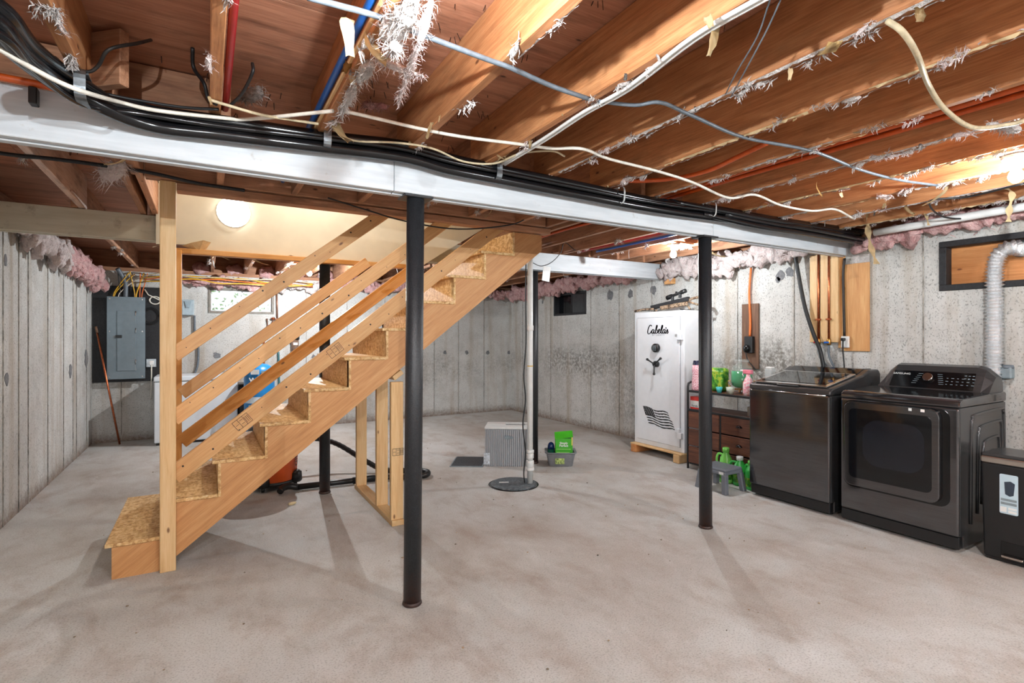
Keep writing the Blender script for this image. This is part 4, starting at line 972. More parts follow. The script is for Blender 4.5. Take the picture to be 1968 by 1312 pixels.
# conductors leaving the top of the panel
ptz = pa[2] - .02
def wire(x0, x1, y1, z1, mat, label, sag=.10, r=.006):
    cable('panel_wire', [(x0, 8.34, ptz), (x0 + (x1 - x0) * .1, 8.34, ptz + .08), (x0 + (x1 - x0) * .5, 8.33, ptz + .17 + sag * .3), (x1, y1, z1)], r, mat, label, 'wire', 7, 'wires fanning out of the electrical panel')
wire(-1.03, -.86, 8.30, 2.17, 'yellow_cable', 'yellow wire arching from the left of the panel top'); wire(-1.02, -.80, 8.32, 2.16, 'yellow_cable', 'yellow wire arching from the panel, second from left')
wire(-.80, -.85, 8.30, 2.19, 'yellow_cable', 'yellow wire rising near the right of the panel top'); wire(-.79, -.70, 8.31, 2.18, 'yellow_cable', 'yellow wire just left of the orange panel wires', r=.008)
wire(-.95, -.98, 8.33, 2.2, 'black_cable', 'black wire rising from the left half of the panel'); wire(-.98, -.70, 8.34, 2.15, 'white_cable', 'white wire looping over the panel top')
wire(-.75, -.74, 8.30, 2.18, 'orange_cable', 'orange wire rising from the panel right side'); wire(-.73, -.66, 8.28, 2.17, 'orange_cable', 'orange wire at the right corner of the panel')
cable('service_conduit', [(-.90, 8.345, ptz), (-.90, 8.345, 2.02), (-.93, 8.34, 2.12), (-.98, 8.3, 2.22)], .026, 'grey_cable', 'thick grey service cable entering the panel top', 'cable', 12)
for i, (z, m_, l_) in enumerate(((2.13, 'yellow_cable', 'yellow cable running along the far joist ends, uppermost'), (2.105, 'orange_cable', 'orange cable running along the far joist ends'), (2.085, 'yellow_cable', 'yellow cable running along the far joist ends, lowest'), (2.15, 'tan_cable', 'tan cable looping along the far joist ends'))):
    rr = random.Random(i + 20); pts = [(-.70, 8.27 - .02 * i, z - .02)] + [(x, 8.18 - .02 * i + rr.uniform(-.02, .02), z + rr.uniform(-.02, .03)) for x in (-.45, -.15, .15, .45, .75, 1.05, 1.35)]
    cable('far_cable', pts, .008, m_, l_, 'cable', 7, 'cables along the far joist ends')
b = MB(); c = Vector((-0.587, 8.38, 1.831))
ring = [c + Vector((.058 * math.cos(a) * (1 + .06 * t_), -.012, .05 * math.sin(a))) for t_ in (0, 1) for a in [2 * math.pi * k / 16 for k in range(17)]]
b.tube([Vector((-.70, 8.36, 1.97)), Vector((-.66, 8.365, 1.90))] + ring + [c + Vector((.09, -.012, .13))], .008, 7)
tag(b.obj('coiled_cable', 'white_cable', origin=tuple(c)), 'white cable coiled in a ring beside the electrical panel', 'cable')
b = MB(); c = Vector((-0.627, 8.375, 1.624))
for t_ in range(3): b.tube([c + Vector((( .075 + .012 * t_) * math.cos(a), -.01 - .006 * t_, (.085 + .012 * t_) * math.sin(a))) for a in [2 * math.pi * k / 20 for k in range(21)]], .006, 6)
tag(b.obj('coiled_cable', 'black_cable', origin=tuple(c)), 'black cable coil hanging on the backboard right of the panel', 'cable')
q = Vector((-0.626, 8.36, 1.008)); t = thing('socket_box', 'galvanised socket box with white plug beside the electrical panel', 'socket', tuple(q))
MB().box(q.x - .055, q.x + .055, 8.33, 8.384, q.z - .055, q.z + .055, .004).obj('box_body', 'galvanised', t); MB().box(q.x - .02, q.x + .03, 8.30, 8.332, q.z - .03, q.z + .03, .005).obj('plug', 'white_plastic', t)
MB().tube(smooth_path([(q.x + .005, 8.31, q.z - .02), (q.x + .005, 8.305, q.z - .15), (q.x, 8.33, q.z - .35), (q.x - .01, 8.395, q.z - .48)], 5), .008, 7).obj('cord', 'white_cable', t)
t = thing('copper_rod', 'long copper-coloured rod leaning in the left corner', 'rod', (-.94, 8.17, 0)); MB().cyl((-.94, 8.17, .004), (-1.19, 8.27, 1.47), .011, 10).obj('shaft', 'copper', t); MB().cyl((-1.178, 8.265, 1.40), (-1.192, 8.271, 1.478), .013, 10).obj('grip', 'brown_board', t)
# chest freezer
fz = thing('chest_freezer', 'white chest freezer against the far wall behind the staircase', 'freezer', (-.10, 8.1, 0)); M['freezer'] = plain('freezer_white', (224, 230, 236), .3, 0, .01)
MB().box(-.56, .355, 7.84, 8.37, .03, .785, .012, 3).obj('cabinet', 'freezer', fz); MB().box(-.565, .36, 7.83, 8.375, .792, .855, .014, 3).obj('lid', 'freezer', fz)
MB().box(-.54, .335, 7.855, 8.36, .783, .794).obj('gasket', 'label_grey', fz); MB().box(-.54, .335, 7.86, 8.36, 0, .032).obj('plinth', 'black_plastic', fz)
# pressure tank
tk = thing('pressure_tank', 'blue well pressure tank standing beside the freezer', 'tank', (.60, 7.62, 0)); M['tank_blue'] = plain('tank_blue', (24, 128, 196), .35, 0, .03)
MB().lathe([(.15, 0), (.165, .02), (.165, .10)], (.60, 7.62, 0), 28).obj('skirt', 'black_plastic', tk)
MB().lathe([(.16, .10), (.182, .13), (.184, .80), (.175, .90), (.15, .955), (.10, .99), (.04, 1.0), (.01, 1.0)], (.60, 7.62, 0), 32).obj('shell', 'tank_blue', tk)
MB().lathe([(.1855, .50), (.1855, .58)], (.60, 7.62, 0), 32, cap=False).obj('band', plain('white_band', (206, 218, 226), .4), tk)
mt = face_my((.60 - .03, 7.62 - .190, .80)); text_mesh('WELL', .075, 'white_plastic', tk, mt, sx=1.1, bold=.002)
b = MB().box(-.05, .05, -.001, .001, -.03, .03); b.tf(Matrix.Translation((.535, 7.445, .90)) @ Matrix.Rotation(-.3, 4, 'Z')); b.obj('label', 'white_plastic', tk)
b = MB().box(-.045, .045, -.001, .001, -.025, .025); b.tf(Matrix.Translation((.65, 7.443, .885)) @ Matrix.Rotation(.25, 4, 'Z')); b.obj('label', 'label_grey', tk)
cable('tank_pipe', [(.70, 7.80, .10), (.72, 8.2, .10), (.72, 8.37, .3), (.72, 8.385, 1.0), (.72, 8.385, 1.40)], .012, 'copper', 'copper pipe rising on the wall behind the blue tank', 'pipe')
t = thing('black_crate', 'black plastic crate between the freezer and blue tank', 'crate', (.43, 7.95, 0)); MB().box(.372, .56, 7.85, 8.2, .0, .70, .01).obj('crate_body', 'black_plastic', t); MB().box(.366, .566, 7.844, 8.206, .70, .72, .004).obj('rim', 'black_plastic', t)
# meter box, conduit, copper and filter on the far wall
q0, q1 = Vector((-0.285, 8.4, 1.85)), Vector((-0.146, 8.4, 1.642)); t = thing('meter_box', 'light grey utility box on the far wall behind the stair post', 'utility box', (q0.x, 8.39, q1.z)); MB().box(q0.x, q1.x, 8.31, 8.408, q1.z, q0.z, .006).obj('box_body', plain('meter_grey', (158, 174, 182), .45), t); MB().prism([(q0.x + .03, q0.z - .02), (q1.x - .03, q0.z - .02), (q1.x - .05, q1.z + .10), (q0.x + .05, q1.z + .10)], 'y', 8.296, 8.311).obj('hood', plain('meter_grey2', (138, 156, 166), .45), t)
cable('wall_conduit', [(-0.14, 8.38, 1.641), (-0.134, 8.38, 1.4), (-0.097, 8.38, 1.222), (-0.103, 8.38, 0.973), (-0.14, 8.38, 0.846)], .013, 'grey_cable', 'grey conduit dropping from the utility box to the freezer', 'conduit')
b = MB(); b.tube([(0.89, 8.38, 2.012), (0.897, 8.38, 1.616)], .011, 10); b.tube([(0.806, 8.37, 1.615), (0.987, 8.37, 1.602)], .011, 10); b.tube([(0.847, 8.37, 1.608), (0.778, 8.37, 1.433), (0.759, 8.385, 1.614)], .010, 8)
o = thing('copper_piping', 'old copper pipe run on the far wall right of the daylit window', 'pipe', (0.897, 8.38, 1.403)); b.obj('pipe_run', plain('aged_copper', (150, 110, 92), .45, .7), o); MB().cyl((0.819, 8.37, 1.615), (0.861, 8.37, 1.616), .017, 10).obj('fitting', 'copper', o)
q = Vector((1.13, 8.32, 1.25)); t = thing('water_filter', 'clear brown water filter cartridge on the far wall above the tank', 'filter', (q.x, 8.32, q.z - .1)); MB().lathe([(.045, -.10), (.052, -.09), (.052, .06)], (q.x, 8.32, q.z), 20).obj('bowl', plain('brown_bowl', (120, 96, 82), .15), t); MB().lathe([(.062, .06), (.062, .11), (.03, .12)], (q.x, 8.32, q.z), 20).obj('head', 'black_plastic', t); MB().box(q.x - .03, q.x + .03, 8.264, 8.27, q.z - .02, q.z + .015).obj('label', 'white_plastic', t); MB().box(q.x - .03, q.x + .03, 8.34, 8.41, q.z + .065, q.z + .10).obj('bracket', 'black_steel', t)
cable('green_pipe', [(0.911, 8.38, 1.129), (0.918, 8.38, 0.87), (0.925, 8.38, 0.488), (0.932, 8.38, 0.183)], .014, plain('teal_pipe', (60, 110, 116), .45), 'dark green pipe down the far wall right of the tank', 'pipe')
# ================================================================== VACUUM UNDER THE STAIRS
M['vac'] = plain('vac_orange', (208, 84, 30), .38, 0, .03)
vx, vy = .52, 5.20
vac = thing('shop_vacuum', 'orange and black wet-dry vacuum behind the staircase', 'vacuum', (vx, vy, 0))
MB().lathe([(.19, .06), (.20, .08), (.215, .40), (.22, .42)], (vx, vy, 0), 28).obj('drum', 'vac', vac)
MB().lathe([(.225, .415), (.232, .43), (.228, .47), (.20, .53), (.14, .57), (.05, .58)], (vx, vy, 0), 28).obj('motor_head', 'black_plastic', vac)
MB().tube(smooth_path([(vx - .10, vy, .56), (vx - .08, vy, .63), (vx + .08, vy, .63), (vx + .10, vy, .56)], 5), .014, 8).obj('carry_handle', 'black_plastic', vac)
for a in (-.5, 1.2, 2.7, 4.2):
    cx, cy = vx + .20 * math.cos(a), vy + .20 * math.sin(a)
    c_ = MB().lathe([(.05, .045), (.06, .06), (.055, .13), (.03, .15)], (cx, cy, 0), 14).obj('caster_mount', 'black_plastic', vac); MB().cyl((cx - .012, cy, .027), (cx + .012, cy, .027), .027, 14).obj('caster_wheel', 'black_rubber', c_)
MB().lathe([(.20, .045), (.21, .055), (.20, .075)], (vx, vy, 0), 28).obj('base_ring', 'black_plastic', vac)
for a in (-1.1,): text_mesh('RIDGID', .07, 'ink', vac, Matrix.Translation((vx + .212 * math.cos(-.55), vy + .212 * math.sin(-.55), .30)) @ Matrix.Rotation(-.55 + math.pi / 2, 4, 'Z') @ Matrix.Rotation(math.pi / 2, 4, 'X') @ Matrix.Rotation(-math.pi / 2, 4, 'Z'))
hz = [(vx + .02, vy + .22, .36), (vx + .18, vy + .42, .345), (.95, 5.62, .32), (1.15, 5.52, .26), (1.36, 5.30, .12), (1.50, 5.16, .04), (1.64, 5.07, .028), (1.80, 4.98, .028), (1.87, 4.87, .028), (1.80, 4.76, .028), (1.62, 4.80, .028), (1.50, 4.86, .03), (1.42, 4.885, .032)]
hp = smooth_path(hz, 12)
tag(MB().tube(hp, [.027 if i % 2 else .024 for i in range(len(hp))], 12).obj('vacuum_hose', 'black_plastic', origin=hz[0]), 'black ribbed vacuum hose curling over the floor behind the stairs', 'hose')
wd = thing('vacuum_wand', 'black plastic vacuum wand lying on the floor behind the stairs', 'wand', (.95, 4.93, 0))
MB().cyl((1.44, 4.885, .032), (.68, 4.94, .032), .024, 16, .026).obj('tube', 'black_plastic', wd); MB().cyl((1.36, 4.89, .032), (1.16, 4.905, .032), .03, 16).obj('sleeve', 'black_plastic', wd)
MB().tube(smooth_path([(.69, 4.94, .034), (.62, 4.93, .05), (.57, 4.90, .05), (.54, 4.86, .035)], 4), [.028] * 13, 12).obj('elbow', 'black_plastic', wd)
# ================================================================== SUMP, PIPE, BINS
sump = thing('sump_cover', 'round dark grey sump pit cover set in the floor', 'cover', (2.43, 4.155, 0))
M['sump'] = plain('sump_plastic', (88, 94, 98), .6, 0, .3, 50)
MB().lathe([(.205, 0), (.212, .006), (.206, .013), (.10, .016), (.01, .016)], (2.43, 4.155, 0), 40).obj('disc', 'sump', sump)
MB().lathe([(.228, 0), (.230, .003), (.214, .0035)], (2.43, 4.155, 0), 40, cap=False).obj('rim', 'black_rubber', sump)
b = MB().box(-.045, .045, -.012, .012, .016, .0172); b.tf(Matrix.Translation((2.36, 4.21, 0)) @ Matrix.Rotation(-.45, 4, 'Z')); b.obj('sticker', 'white_plastic', sump)
pv = thing('pump_pipe', 'white plastic discharge pipe rising from the sump cover to the ceiling', 'pipe', (2.555, 4.07, .016)); px_, py_ = 2.555, 4.07
MB().cyl((px_, py_, .016), (px_, py_, 2.249), .026, 20).obj('pipe', 'white_plastic', pv)
for z, hh, r in ((.24, .05, .033), (.155, .07, .035), (.13, .03, .038), (.29, .03, .036), (1.405, .05, .031)): MB().lathe([(r * .9, 0), (r, .006), (r, hh - .006), (r * .9, hh)], (px_, py_, z), 20).obj('coupling', 'white_plastic', pv)
MB().lathe([(.0268, 0), (.0268, .008)], (px_, py_, 1.08), 16, cap=False).obj('tape_mark', 'yellow_cable', pv)
cable('cord', [(2.515, 4.10, .018), (2.50, 4.09, .12), (2.515, 4.085, .30), (2.49, 4.09, .55), (2.515, 4.085, .78), (2.50, 4.09, 1.0), (2.518, 4.082, 1.3), (2.515, 4.082, 1.7), (2.52, 4.08, 2.24)], .006, 'black_cable', None, None, parent=pv)
# grey ribbed box
gb = thing('litter_box', 'light grey ribbed plastic box with an opening in its white lid', 'box', (2.80, 4.92, 0), math.radians(-33))
M['rib_grey'] = plain('ribbed_grey', (170, 172, 176), .5, 0, .02)
b = MB(); wv = []; w_, d_, hh = .225, .17, .40; nrib = 21
for i in range(nrib):
    x = -w_ + 2 * w_ * (i + .5) / nrib; r = w_ / nrib * .5
    MB_ = b.box(x - r, x + r, -d_ - .014, -d_, .0, hh - .02)
b.box(-w_, w_, -d_, d_, 0, hh - .01, .004); tag(b.obj('box_body', 'rib_grey', gb, world=False), kind='stuff') if False else b.obj('box_body', 'rib_grey', gb, world=False)
b = MB(); b.box(-w_ - .004, w_ + .004, -d_ - .016, -.02, hh - .012, hh + .006, .003); b.box(-w_ - .004, -.02, -.02, d_, hh - .012, hh + .006, .003); b.box(.19, w_ + .004, -.02, d_, hh - .012, hh + .006, .003); b.box(-.02, .19, .10, d_, hh - .012, hh + .006, .003); b.obj('lid', 'white_plastic', gb, world=False)
MB().box(-.02, .19, -.02, .10, hh - .013, hh - .009).obj('lid_opening', 'black_plastic', gb, world=False)
MB().prism(rrect(-.035, .055, hh - .11, hh - .07, .018), 'x', 0, 1).bm.free()
b = MB().prism(rrect(-.02, .07, hh - .115, hh - .08, .016), 'y', -d_ - .017, -d_ - .002); b.obj('hand_grip', 'label_grey', gb, world=False)
MB().box(-w_ - .012, -w_ + .05, -d_ - .018, -d_ - .0145, .02, .14, .001).obj('label', plain('litter_label', (206, 216, 226), .4, 0, .15, 60), gb, world=False)
mat_ = thing('litter_mat', 'dark grey ridged mat on the floor beside the ribbed box', 'mat', (2.46, 5.13, 0), math.radians(-33))
MB().box(-.19, .16, -.22, .22, 0, .008, .003).obj('mat_base', 'label_grey', mat_, world=False); MB().box(-.175, .145, -.205, .205, .007, .012, .002).obj('mat_pad', plain('mat_dark', (62, 64, 68), .8, 0, .3, 90), mat_, world=False)
# tray with carton and bottle
tr = thing('grey_tray', 'grey plastic litter tray holding a green carton and blue bottle', 'tray', (3.24, 4.56, 0), math.radians(-32))
def tray():
    b = MB(); o_ = [(.125, .10), (.155, .13)]; t_ = .006; rings = []
    for (hw, hd, z) in ((.125, .09, 0), (.15, .115, .13), (.165, .13, .14), (.165, .13, .15), (.142, .108, .145), (.118, .083, .012)):
        rings.append([b.bm.verts.new((x, y, z)) for x, y in rrect(-hw, hw, -hd, hd, .035, 3)])
    n = len(rings[0])
    for A_, B_ in zip(rings, rings[1:]):
        for k in range(n): b.bm.faces.new((A_[k], A_[(k + 1) % n], B_[(k + 1) % n], B_[k]))
    b.bm.faces.new(list(reversed(rings[0]))); b.bm.faces.new(rings[-1]); bmesh.ops.recalc_face_normals(b.bm, faces=b.bm.faces[:]); return b
tray().obj('tray_body', plain('tray_grey', (126, 128, 132), .45), tr, world=False)
b = MB().box(-.05, .045, -.0015, .0015, -.035, .035); b.tf(Matrix.Translation((-.01, -.1095, .065)) @ Matrix.Rotation(-.17, 4, 'X')); b.obj('sticker', plain('tray_label', (150, 170, 90), .5, 0, .5, 60), tr, world=False)
ct = thing('green_carton', 'bright green litter carton with open flap standing in the grey tray', 'carton', (3.24, 4.56, .014), math.radians(-32)); M['carton'] = plain('carton_green', (66, 176, 34), .45, 0, .02)
MB().box(-.055, .125, -.06, .06, 0, .27, .002).obj('carton_body', 'carton', ct, world=False)
MB().box(.113, .1255, -.061, .061, .20, .285, .001).obj('carton_edge', plain('carton_yellow', (222, 206, 96), .5), ct, world=False)
b = MB().box(-.095, .095, 0, .11, -.002, .002); b.tf(Matrix.Translation((.035, -.055, .275)) @ Matrix.Rotation(.5, 4, 'X') @ Matrix.Rotation(-.12, 4, 'Y')); b.obj('open_flap', 'carton', ct, world=False)
for txt, z, s_ in (('Simply', .222, .032), ('Perfect', .195, .032)): text_mesh(txt, s_, 'white_plastic', ct, face_my((0 , -.0608, z)) if False else Matrix.Translation(Vector((3.24, 4.56, .014))) @ face_my((.032, -.0608, z)), bold=.0012)
for i in range(4): MB().box(-.042, .105 - .012 * (i % 3), -.0608, -.0598, .155 - i * .034, .163 - i * .034).obj('print_line', plain('pale_green', (150, 214, 110), .5), ct, world=False)
bt = bottle('blue_bottle', 'dark blue-green bottle standing in the grey tray', 'bottle', 3.157, 4.612, .014, [(.034, 0), (.036, .02), (.036, .15)], plain('bottle_green', (24, 92, 74), .25), [(.036, .15), (.036, .18), (.026, .21), (.010, .222)], plain('cap_navy', (18, 44, 92), .25))
# small debris on the floor
deb = MB(); rnd = random.Random(8)
for i in range(140):
    x, y = rnd.uniform(-.9, 3.8), rnd.uniform(1.2, 6.5); s_ = rnd.uniform(.003, .008)
    deb.ball((x, y, s_ * .4), s_, 1, (1, rnd.uniform(.5, 1.2), .5))
tag(deb.obj('floor_debris', plain('debris', (150, 130, 108), .8, 0, .5, 9)), 'scattered crumbs of debris on the concrete floor', 'debris', kind='stuff')
t = thing('paper_crumb', 'small crumpled scrap on the floor under the staircase', 'scrap', (0.597, 4.54, 0)); lump(MB(), (t.location.x - .03, t.location.y, .012), (t.location.x + .03, t.location.y + .01, .012), .012, .010, 4, .8, 8, 6).obj('scrap_body', 'kraft', t)
# ================================================================== RIGHT WALL FITTINGS
ob = thing('socket_board', 'dark brown board on the right wall carrying a black socket', 'board', (4.86, 3.46, 1.02)); board('plank', (4.858, 3.46, 1.02), (4.858, 3.46, 1.69), .022, .19, 'brown_board', ob, up=(1, 0, 0))
q = Vector((4.83, 3.454, 1.27)); MB().box(4.80, 4.848, q.y - .05, q.y + .04, q.z - .085, q.z + .085, .004).obj('socket_box', 'black_plastic', ob); MB().ball((4.79, q.y + .01, q.z - .04), .035, 2, (.6, 1, 1.2)).obj('plug', 'black_rubber', ob)
MB().tube(smooth_path([(4.785, q.y + .01, q.z - .08), (4.78, q.y - .02, q.z - .16), (4.79, q.y - .10, q.z - .25)], 5), .006, 7).obj('appliance_cord', 'black_cable', ob)
cable('extension_cord', [(4.8, 3.392, 2.18), (4.84, 3.444, 2.029), (4.845, 3.465, 1.817), (4.84, 3.456, 1.656), (4.835, 3.446, 1.494), (4.83, 3.448, 1.355)], .011, 'orange_cable', 'orange extension cord hanging from the ceiling to the black socket', 'cord')
pl = thing('plumbing_board', 'plywood board with copper water pipes above the washer', 'board', (4.84, 2.60, 1.2))
py0, py1 = 2.33, 2.56
board('plywood_panel', (4.862, 2.445, 1.225), (4.862, 2.445, 1.985), .014, .225, 'ply_light', pl, up=(1, 0, 0))
for y in (2.795, 2.70, 2.615): board('batten', (4.852, y, 1.30), (4.852, y, 2.10), .032, .072, 'stud', pl, up=(1, 0, 0))
board('batten', (4.866, 2.562, 1.25), (4.866, 2.562, 2.08), .006, .06, 'ply_light', pl, up=(1, 0, 0))
for y in (2.748, 2.655):
    pp = MB().cyl((4.832, y, 1.30), (4.832, y, 2.24), .009, 12).obj('copper_pipe', 'copper', pl)
    MB().lathe([(.014, 0), (.018, .01), (.018, .05), (.012, .06)], (4.832, y, 1.275), 12).obj('valve_body', plain('brass', (176, 132, 72), .35, .9), pp)
    MB().cyl((4.832, y, 1.30), (4.795, y, 1.30), .007, 8).obj('valve_stem', 'copper', pp); MB().box(4.788, 4.796, y - .022, y + .022, 1.292, 1.308, .002).obj('valve_handle', 'pex_red' if y > 2.7 else 'pex_blue', pp)
    MB().box(4.82, 4.845, y - .022, y + .022, 1.50, 1.515).obj('pipe_clip', 'copper', pp)
MB().tube(smooth_path([(4.85, 2.53, 2.04), (4.848, 2.54, 1.9), (4.848, 2.535, 1.6), (4.848, 2.53, 1.35)], 5), .011, 8).obj('cable_run', 'steel_dark', pl)
sb = MB().box(4.832, 4.855, 2.488, 2.552, 1.255, 1.355, .004).obj('outlet', 'white_plastic', pl); MB().box(4.80, 4.834, 2.51, 2.54, 1.315, 1.34, .005).obj('plug', 'black_plastic', sb)
MB().box(4.855, 4.868, 2.335, 2.47, 1.985, 2.055, .003).obj('foil_patch', 'white_fluff', pl)
for i, (y, y2, l_, m_) in enumerate(((2.748, 2.62, 'grey braided water hose from the left valve to the washer', 'galvanised'), (2.655, 2.585, 'grey braided water hose from the right valve to the washer', 'grey_cable'))):
    cable('water_hose', [(4.832, y, 1.285), (4.83, y, 1.20), (4.825, (y * 2 + y2) / 3, 1.13), (4.82, y2, 1.04), (4.815, y2, .90)], .010, m_, l_, 'hose')
cable('drain_hose', [(4.79, 2.948, 2.159), (4.8, 2.914, 1.921), (4.8, 2.854, 1.625), (4.8, 2.777, 1.383), (4.795, 2.713, 1.232), (4.79, 2.675, 1.06), (4.795, 2.66, 1.0), (4.81, 2.65, .90)], .017, 'black_cable', 'black drain hose hanging down the right wall behind the washer', 'hose', 12)
cable('power_cord', [(4.815, 2.525, 1.32), (4.825, 2.53, 1.22), (4.825, 2.52, 1.10), (4.82, 2.51, .95)], .006, 'black_cable', 'black power cord from the white outlet down behind the washer', 'cord')
t = thing('gas_valve', 'small grey valve on the wall right of the dryer', 'valve', (4.84, 1.437, 1.099)); MB().box(4.80, 4.868, t.location.y - .03, t.location.y + .03, t.location.z - .04, t.location.z + .04, .01, 2).obj('valve_body', 'label_grey', t); MB().lathe([(.034, .03), (.036, .04), (.03, .055)], (4.832, t.location.y, t.location.z), 14).obj('cap', 'grey_cable', t)
bb = thing('wood_block', 'rough wooden block under the rear beam at the right wall', 'block', (4.84, 4.531, 1.947)); MB().box(4.80, 4.868, bb.location.y - .06, bb.location.y + .06, 1.985, 2.055, .004).obj('block_body', 'ply_light', bb)

# ================================================================== CABLES AND PIPES UNDER THE JOISTS
ZC = 2.205
base_pts = [(-0.531, 1.697, 2.19), (-0.498, 1.831, 2.19), (-0.467, 1.902, 2.19), (-0.454, 2.086, 2.195), (-0.382, 2.314, 2.2), (-0.202, 2.452, 2.203), (0.061, 2.455, 2.211), (0.448, 2.455, 2.23), (0.807, 2.455, 2.253), (1.05, 2.455, 2.233), (1.349, 2.455, 2.22), (1.83, 2.455, 2.214), (2.446, 2.455, 2.202), (3.091, 2.455, 2.219), (3.8, 2.45, 2.222), (4.835, 2.45, 2.254), (5.508, 2.45, 2.273)]
bp = [Vector(p) for p in base_pts]
lines = [((0, -.012, .012), .026, 'thick black insulated line along the white beam, uppermost of the bundle'), ((0, -.014, -.042), .025, 'thick black insulated line along the white beam, lowest of the bundle'), ((0, .024, -.012), .018, 'black insulated line against the white beam face, behind the others'), ((0, -.048, -.014), .010, 'thin black cable in front of the black line bundle')]
for i, (off, r, l_) in enumerate(lines):
    rr = random.Random(i); pts = []
    for j, p in enumerate(bp):
        o_ = Vector(off)
        if j < 5: o_ = Vector((off[2] * -.9, 0, off[1])) if i != 1 else Vector((-.025, -.03, -.014))
        pts.append(p + o_ + Vector((0, 0, rr.uniform(-.004, .004))))
    sp_ = smooth_path(pts, 8)
    tag(MB().tube(sp_, [r * (1.35 - .35 * min(1, k_ / 40)) for k_ in range(len(sp_))], 14).obj('insulated_line', 'black_rubber', origin=tuple(pts[0])), l_, 'pipe', 'black lines along the white beam')
for i, (px0, z0, dz) in enumerate(((2.6, 2.228, -.015), (2.9, 2.18, -.03), (3.1, 2.20, -.015))):
    pts = [(px0, 2.44 - .012 * i, z0), (px0 + .6, 2.40, z0 + dz), (4.0, 2.39 - .01 * i, z0 + dz), (4.75, 2.37 - .02 * i, z0 + dz - .01 * i)]
    cable('insulated_line', pts, .019, 'black_rubber', ['thin black line joining the bundle above the right column', 'thin black line in the middle of the bundle at the right wall', 'thin black line under the bundle at the right wall'][i], 'pipe', 10, 'black lines along the white beam')
# straps
def strap(p, lab, mat='galvanised', h=.075, w=.016):
    t = thing('pipe_strap', lab, 'strap', tuple(p), 0, 'straps holding the black lines'); p = Vector(p)
    P = [Vector((0, .05, .055)), Vector((0, -.048, .050)), Vector((0, -.062, .0)), Vector((0, -.046, -.046)), Vector((0, .035, -.050))]
    P = smooth_path(P, 4); b = MB(); L = [b.bm.verts.new(p + v + Vector((-w, 0, 0))) for v in P]; R_ = [b.bm.verts.new(p + v + Vector((w, 0, 0))) for v in P]
    for i in range(len(P) - 1): b.bm.faces.new((L[i], L[i + 1], R_[i + 1], R_[i]))
    bmesh.ops.solidify(b.bm, geom=b.bm.faces[:], thickness=.002); b.obj('band', mat, t)
    MB().box(p.x - w, p.x + w, p.y - .012, p.y + .05, p.z + .048, p.z + .056, .001).obj('tab', mat, t)
strap((-0.364, 2.291, 2.195), 'metal strap round the black lines at the left joist'); strap((0.459, 2.455, 2.232), 'metal strap round the black lines below the blue pipe'); strap((1.318, 2.455, 2.22), 'metal strap round the black lines right of the nearest column')
for px_ in (((2.168, 2.45, 2.203)), ((2.982, 2.445, 2.222)), ((3.728, 2.445, 2.229)), ((4.269, 2.44, 2.238))): pass
for i, q in enumerate(((2.168, 2.45, 2.203), (2.982, 2.445, 2.215), (3.728, 2.445, 2.229), (4.269, 2.44, 2.246), (4.588, 2.44, 2.245))):
    strap(q, '%s white plastic strap on the black lines right of the nearest column' % ['first', 'second', 'third', 'fourth', 'fifth'][i], 'white_plastic', .07, .006)
# white and grey cables strung under the joists
cable('white_cable', [(-0.508, 1.903, 2.13), (-0.485, 1.934, 2.13), (-0.439, 2.019, 2.13), (-0.394, 2.086, 2.13), (-0.339, 2.133, 2.13), (-0.273, 2.37, 2.203), (-0.164, 2.385, 2.202), (0.06, 2.4, 2.225), (0.153, 2.4, 2.24), (0.433, 2.154, 2.243)], .0075, 'white_cable', 'white cable sagging along the black bundle at the upper left')
cable('white_cable', [(0.468, 2.134, 2.243), (0.551, 2.137, 2.243), (0.92, 2.15, 2.243), (1.259, 2.091, 2.243), (1.415, 2.062, 2.243), (1.547, 1.994, 2.243), (1.746, 2.039, 2.243), (2.083, 2.052, 2.24), (2.364, 2.052, 2.22), (2.762, 2.118, 2.2), (2.952, 2.075, 2.235), (3.318, 2.139, 2.23), (3.575, 2.079, 2.21), (3.771, 2.033, 2.235), (4.12, 2.088, 2.22)], .0075, 'white_cable', 'white cable crossing the joists above the white beam, centre to right')
cable('tan_cable', [(0.472, 2.349, 2.245), (0.565, 2.37, 2.22), (0.741, 2.328, 2.23), (0.911, 2.313, 2.23), (1.101, 2.379, 2.22), (1.25, 2.329, 2.22), (1.319, 2.19, 2.24), (1.438, 2.096, 2.245), (1.535, 2.124, 2.245)], .005, 'tan_cable', 'thin tan cable winding just above the black bundle')
cable('grey_cable', [(0.229, 1.468, 2.243), (0.294, 1.463, 2.243), (0.405, 1.457, 2.243), (0.53, 1.471, 2.24), (0.77, 1.504, 2.243), (0.868, 1.508, 2.24), (1.059, 1.544, 2.24), (1.25, 1.564, 2.243)], .0085, 'grey_cable', 'grey cable strung under the near joists at the top centre')
cable('grey_cable', [(1.287, 1.562, 2.243), (1.424, 1.511, 2.24), (1.498, 1.45, 2.243), (1.696, 1.472, 2.243), (2.083, 1.516, 2.243), (2.516, 1.463, 2.243), (3.005, 1.497, 2.243), (3.396, 1.485, 2.243), (3.724, 1.425, 2.243)], .0075, 'grey_cable', 'grey cable strung under the joists toward the right wall')
for d_, l_ in ((0, 'white cable clipped under the centre joist, left of the pair'), (14, 'white cable clipped under the centre joist, right of the pair')):
    s_ = d_
    cable('joist_cable', [tuple(Vector(p) + Vector((s_ * .0012, 0, 0))) for p in ((1.257, 0.854, 2.24), (1.249, 1.084, 2.24), (1.299, 1.418, 2.24), (1.291, 1.664, 2.24), (1.309, 1.971, 2.24), (1.31, 2.356, 2.235))], .007, 'white_plastic', l_, 'cable', 8, 'pair of white cables under the centre joist')
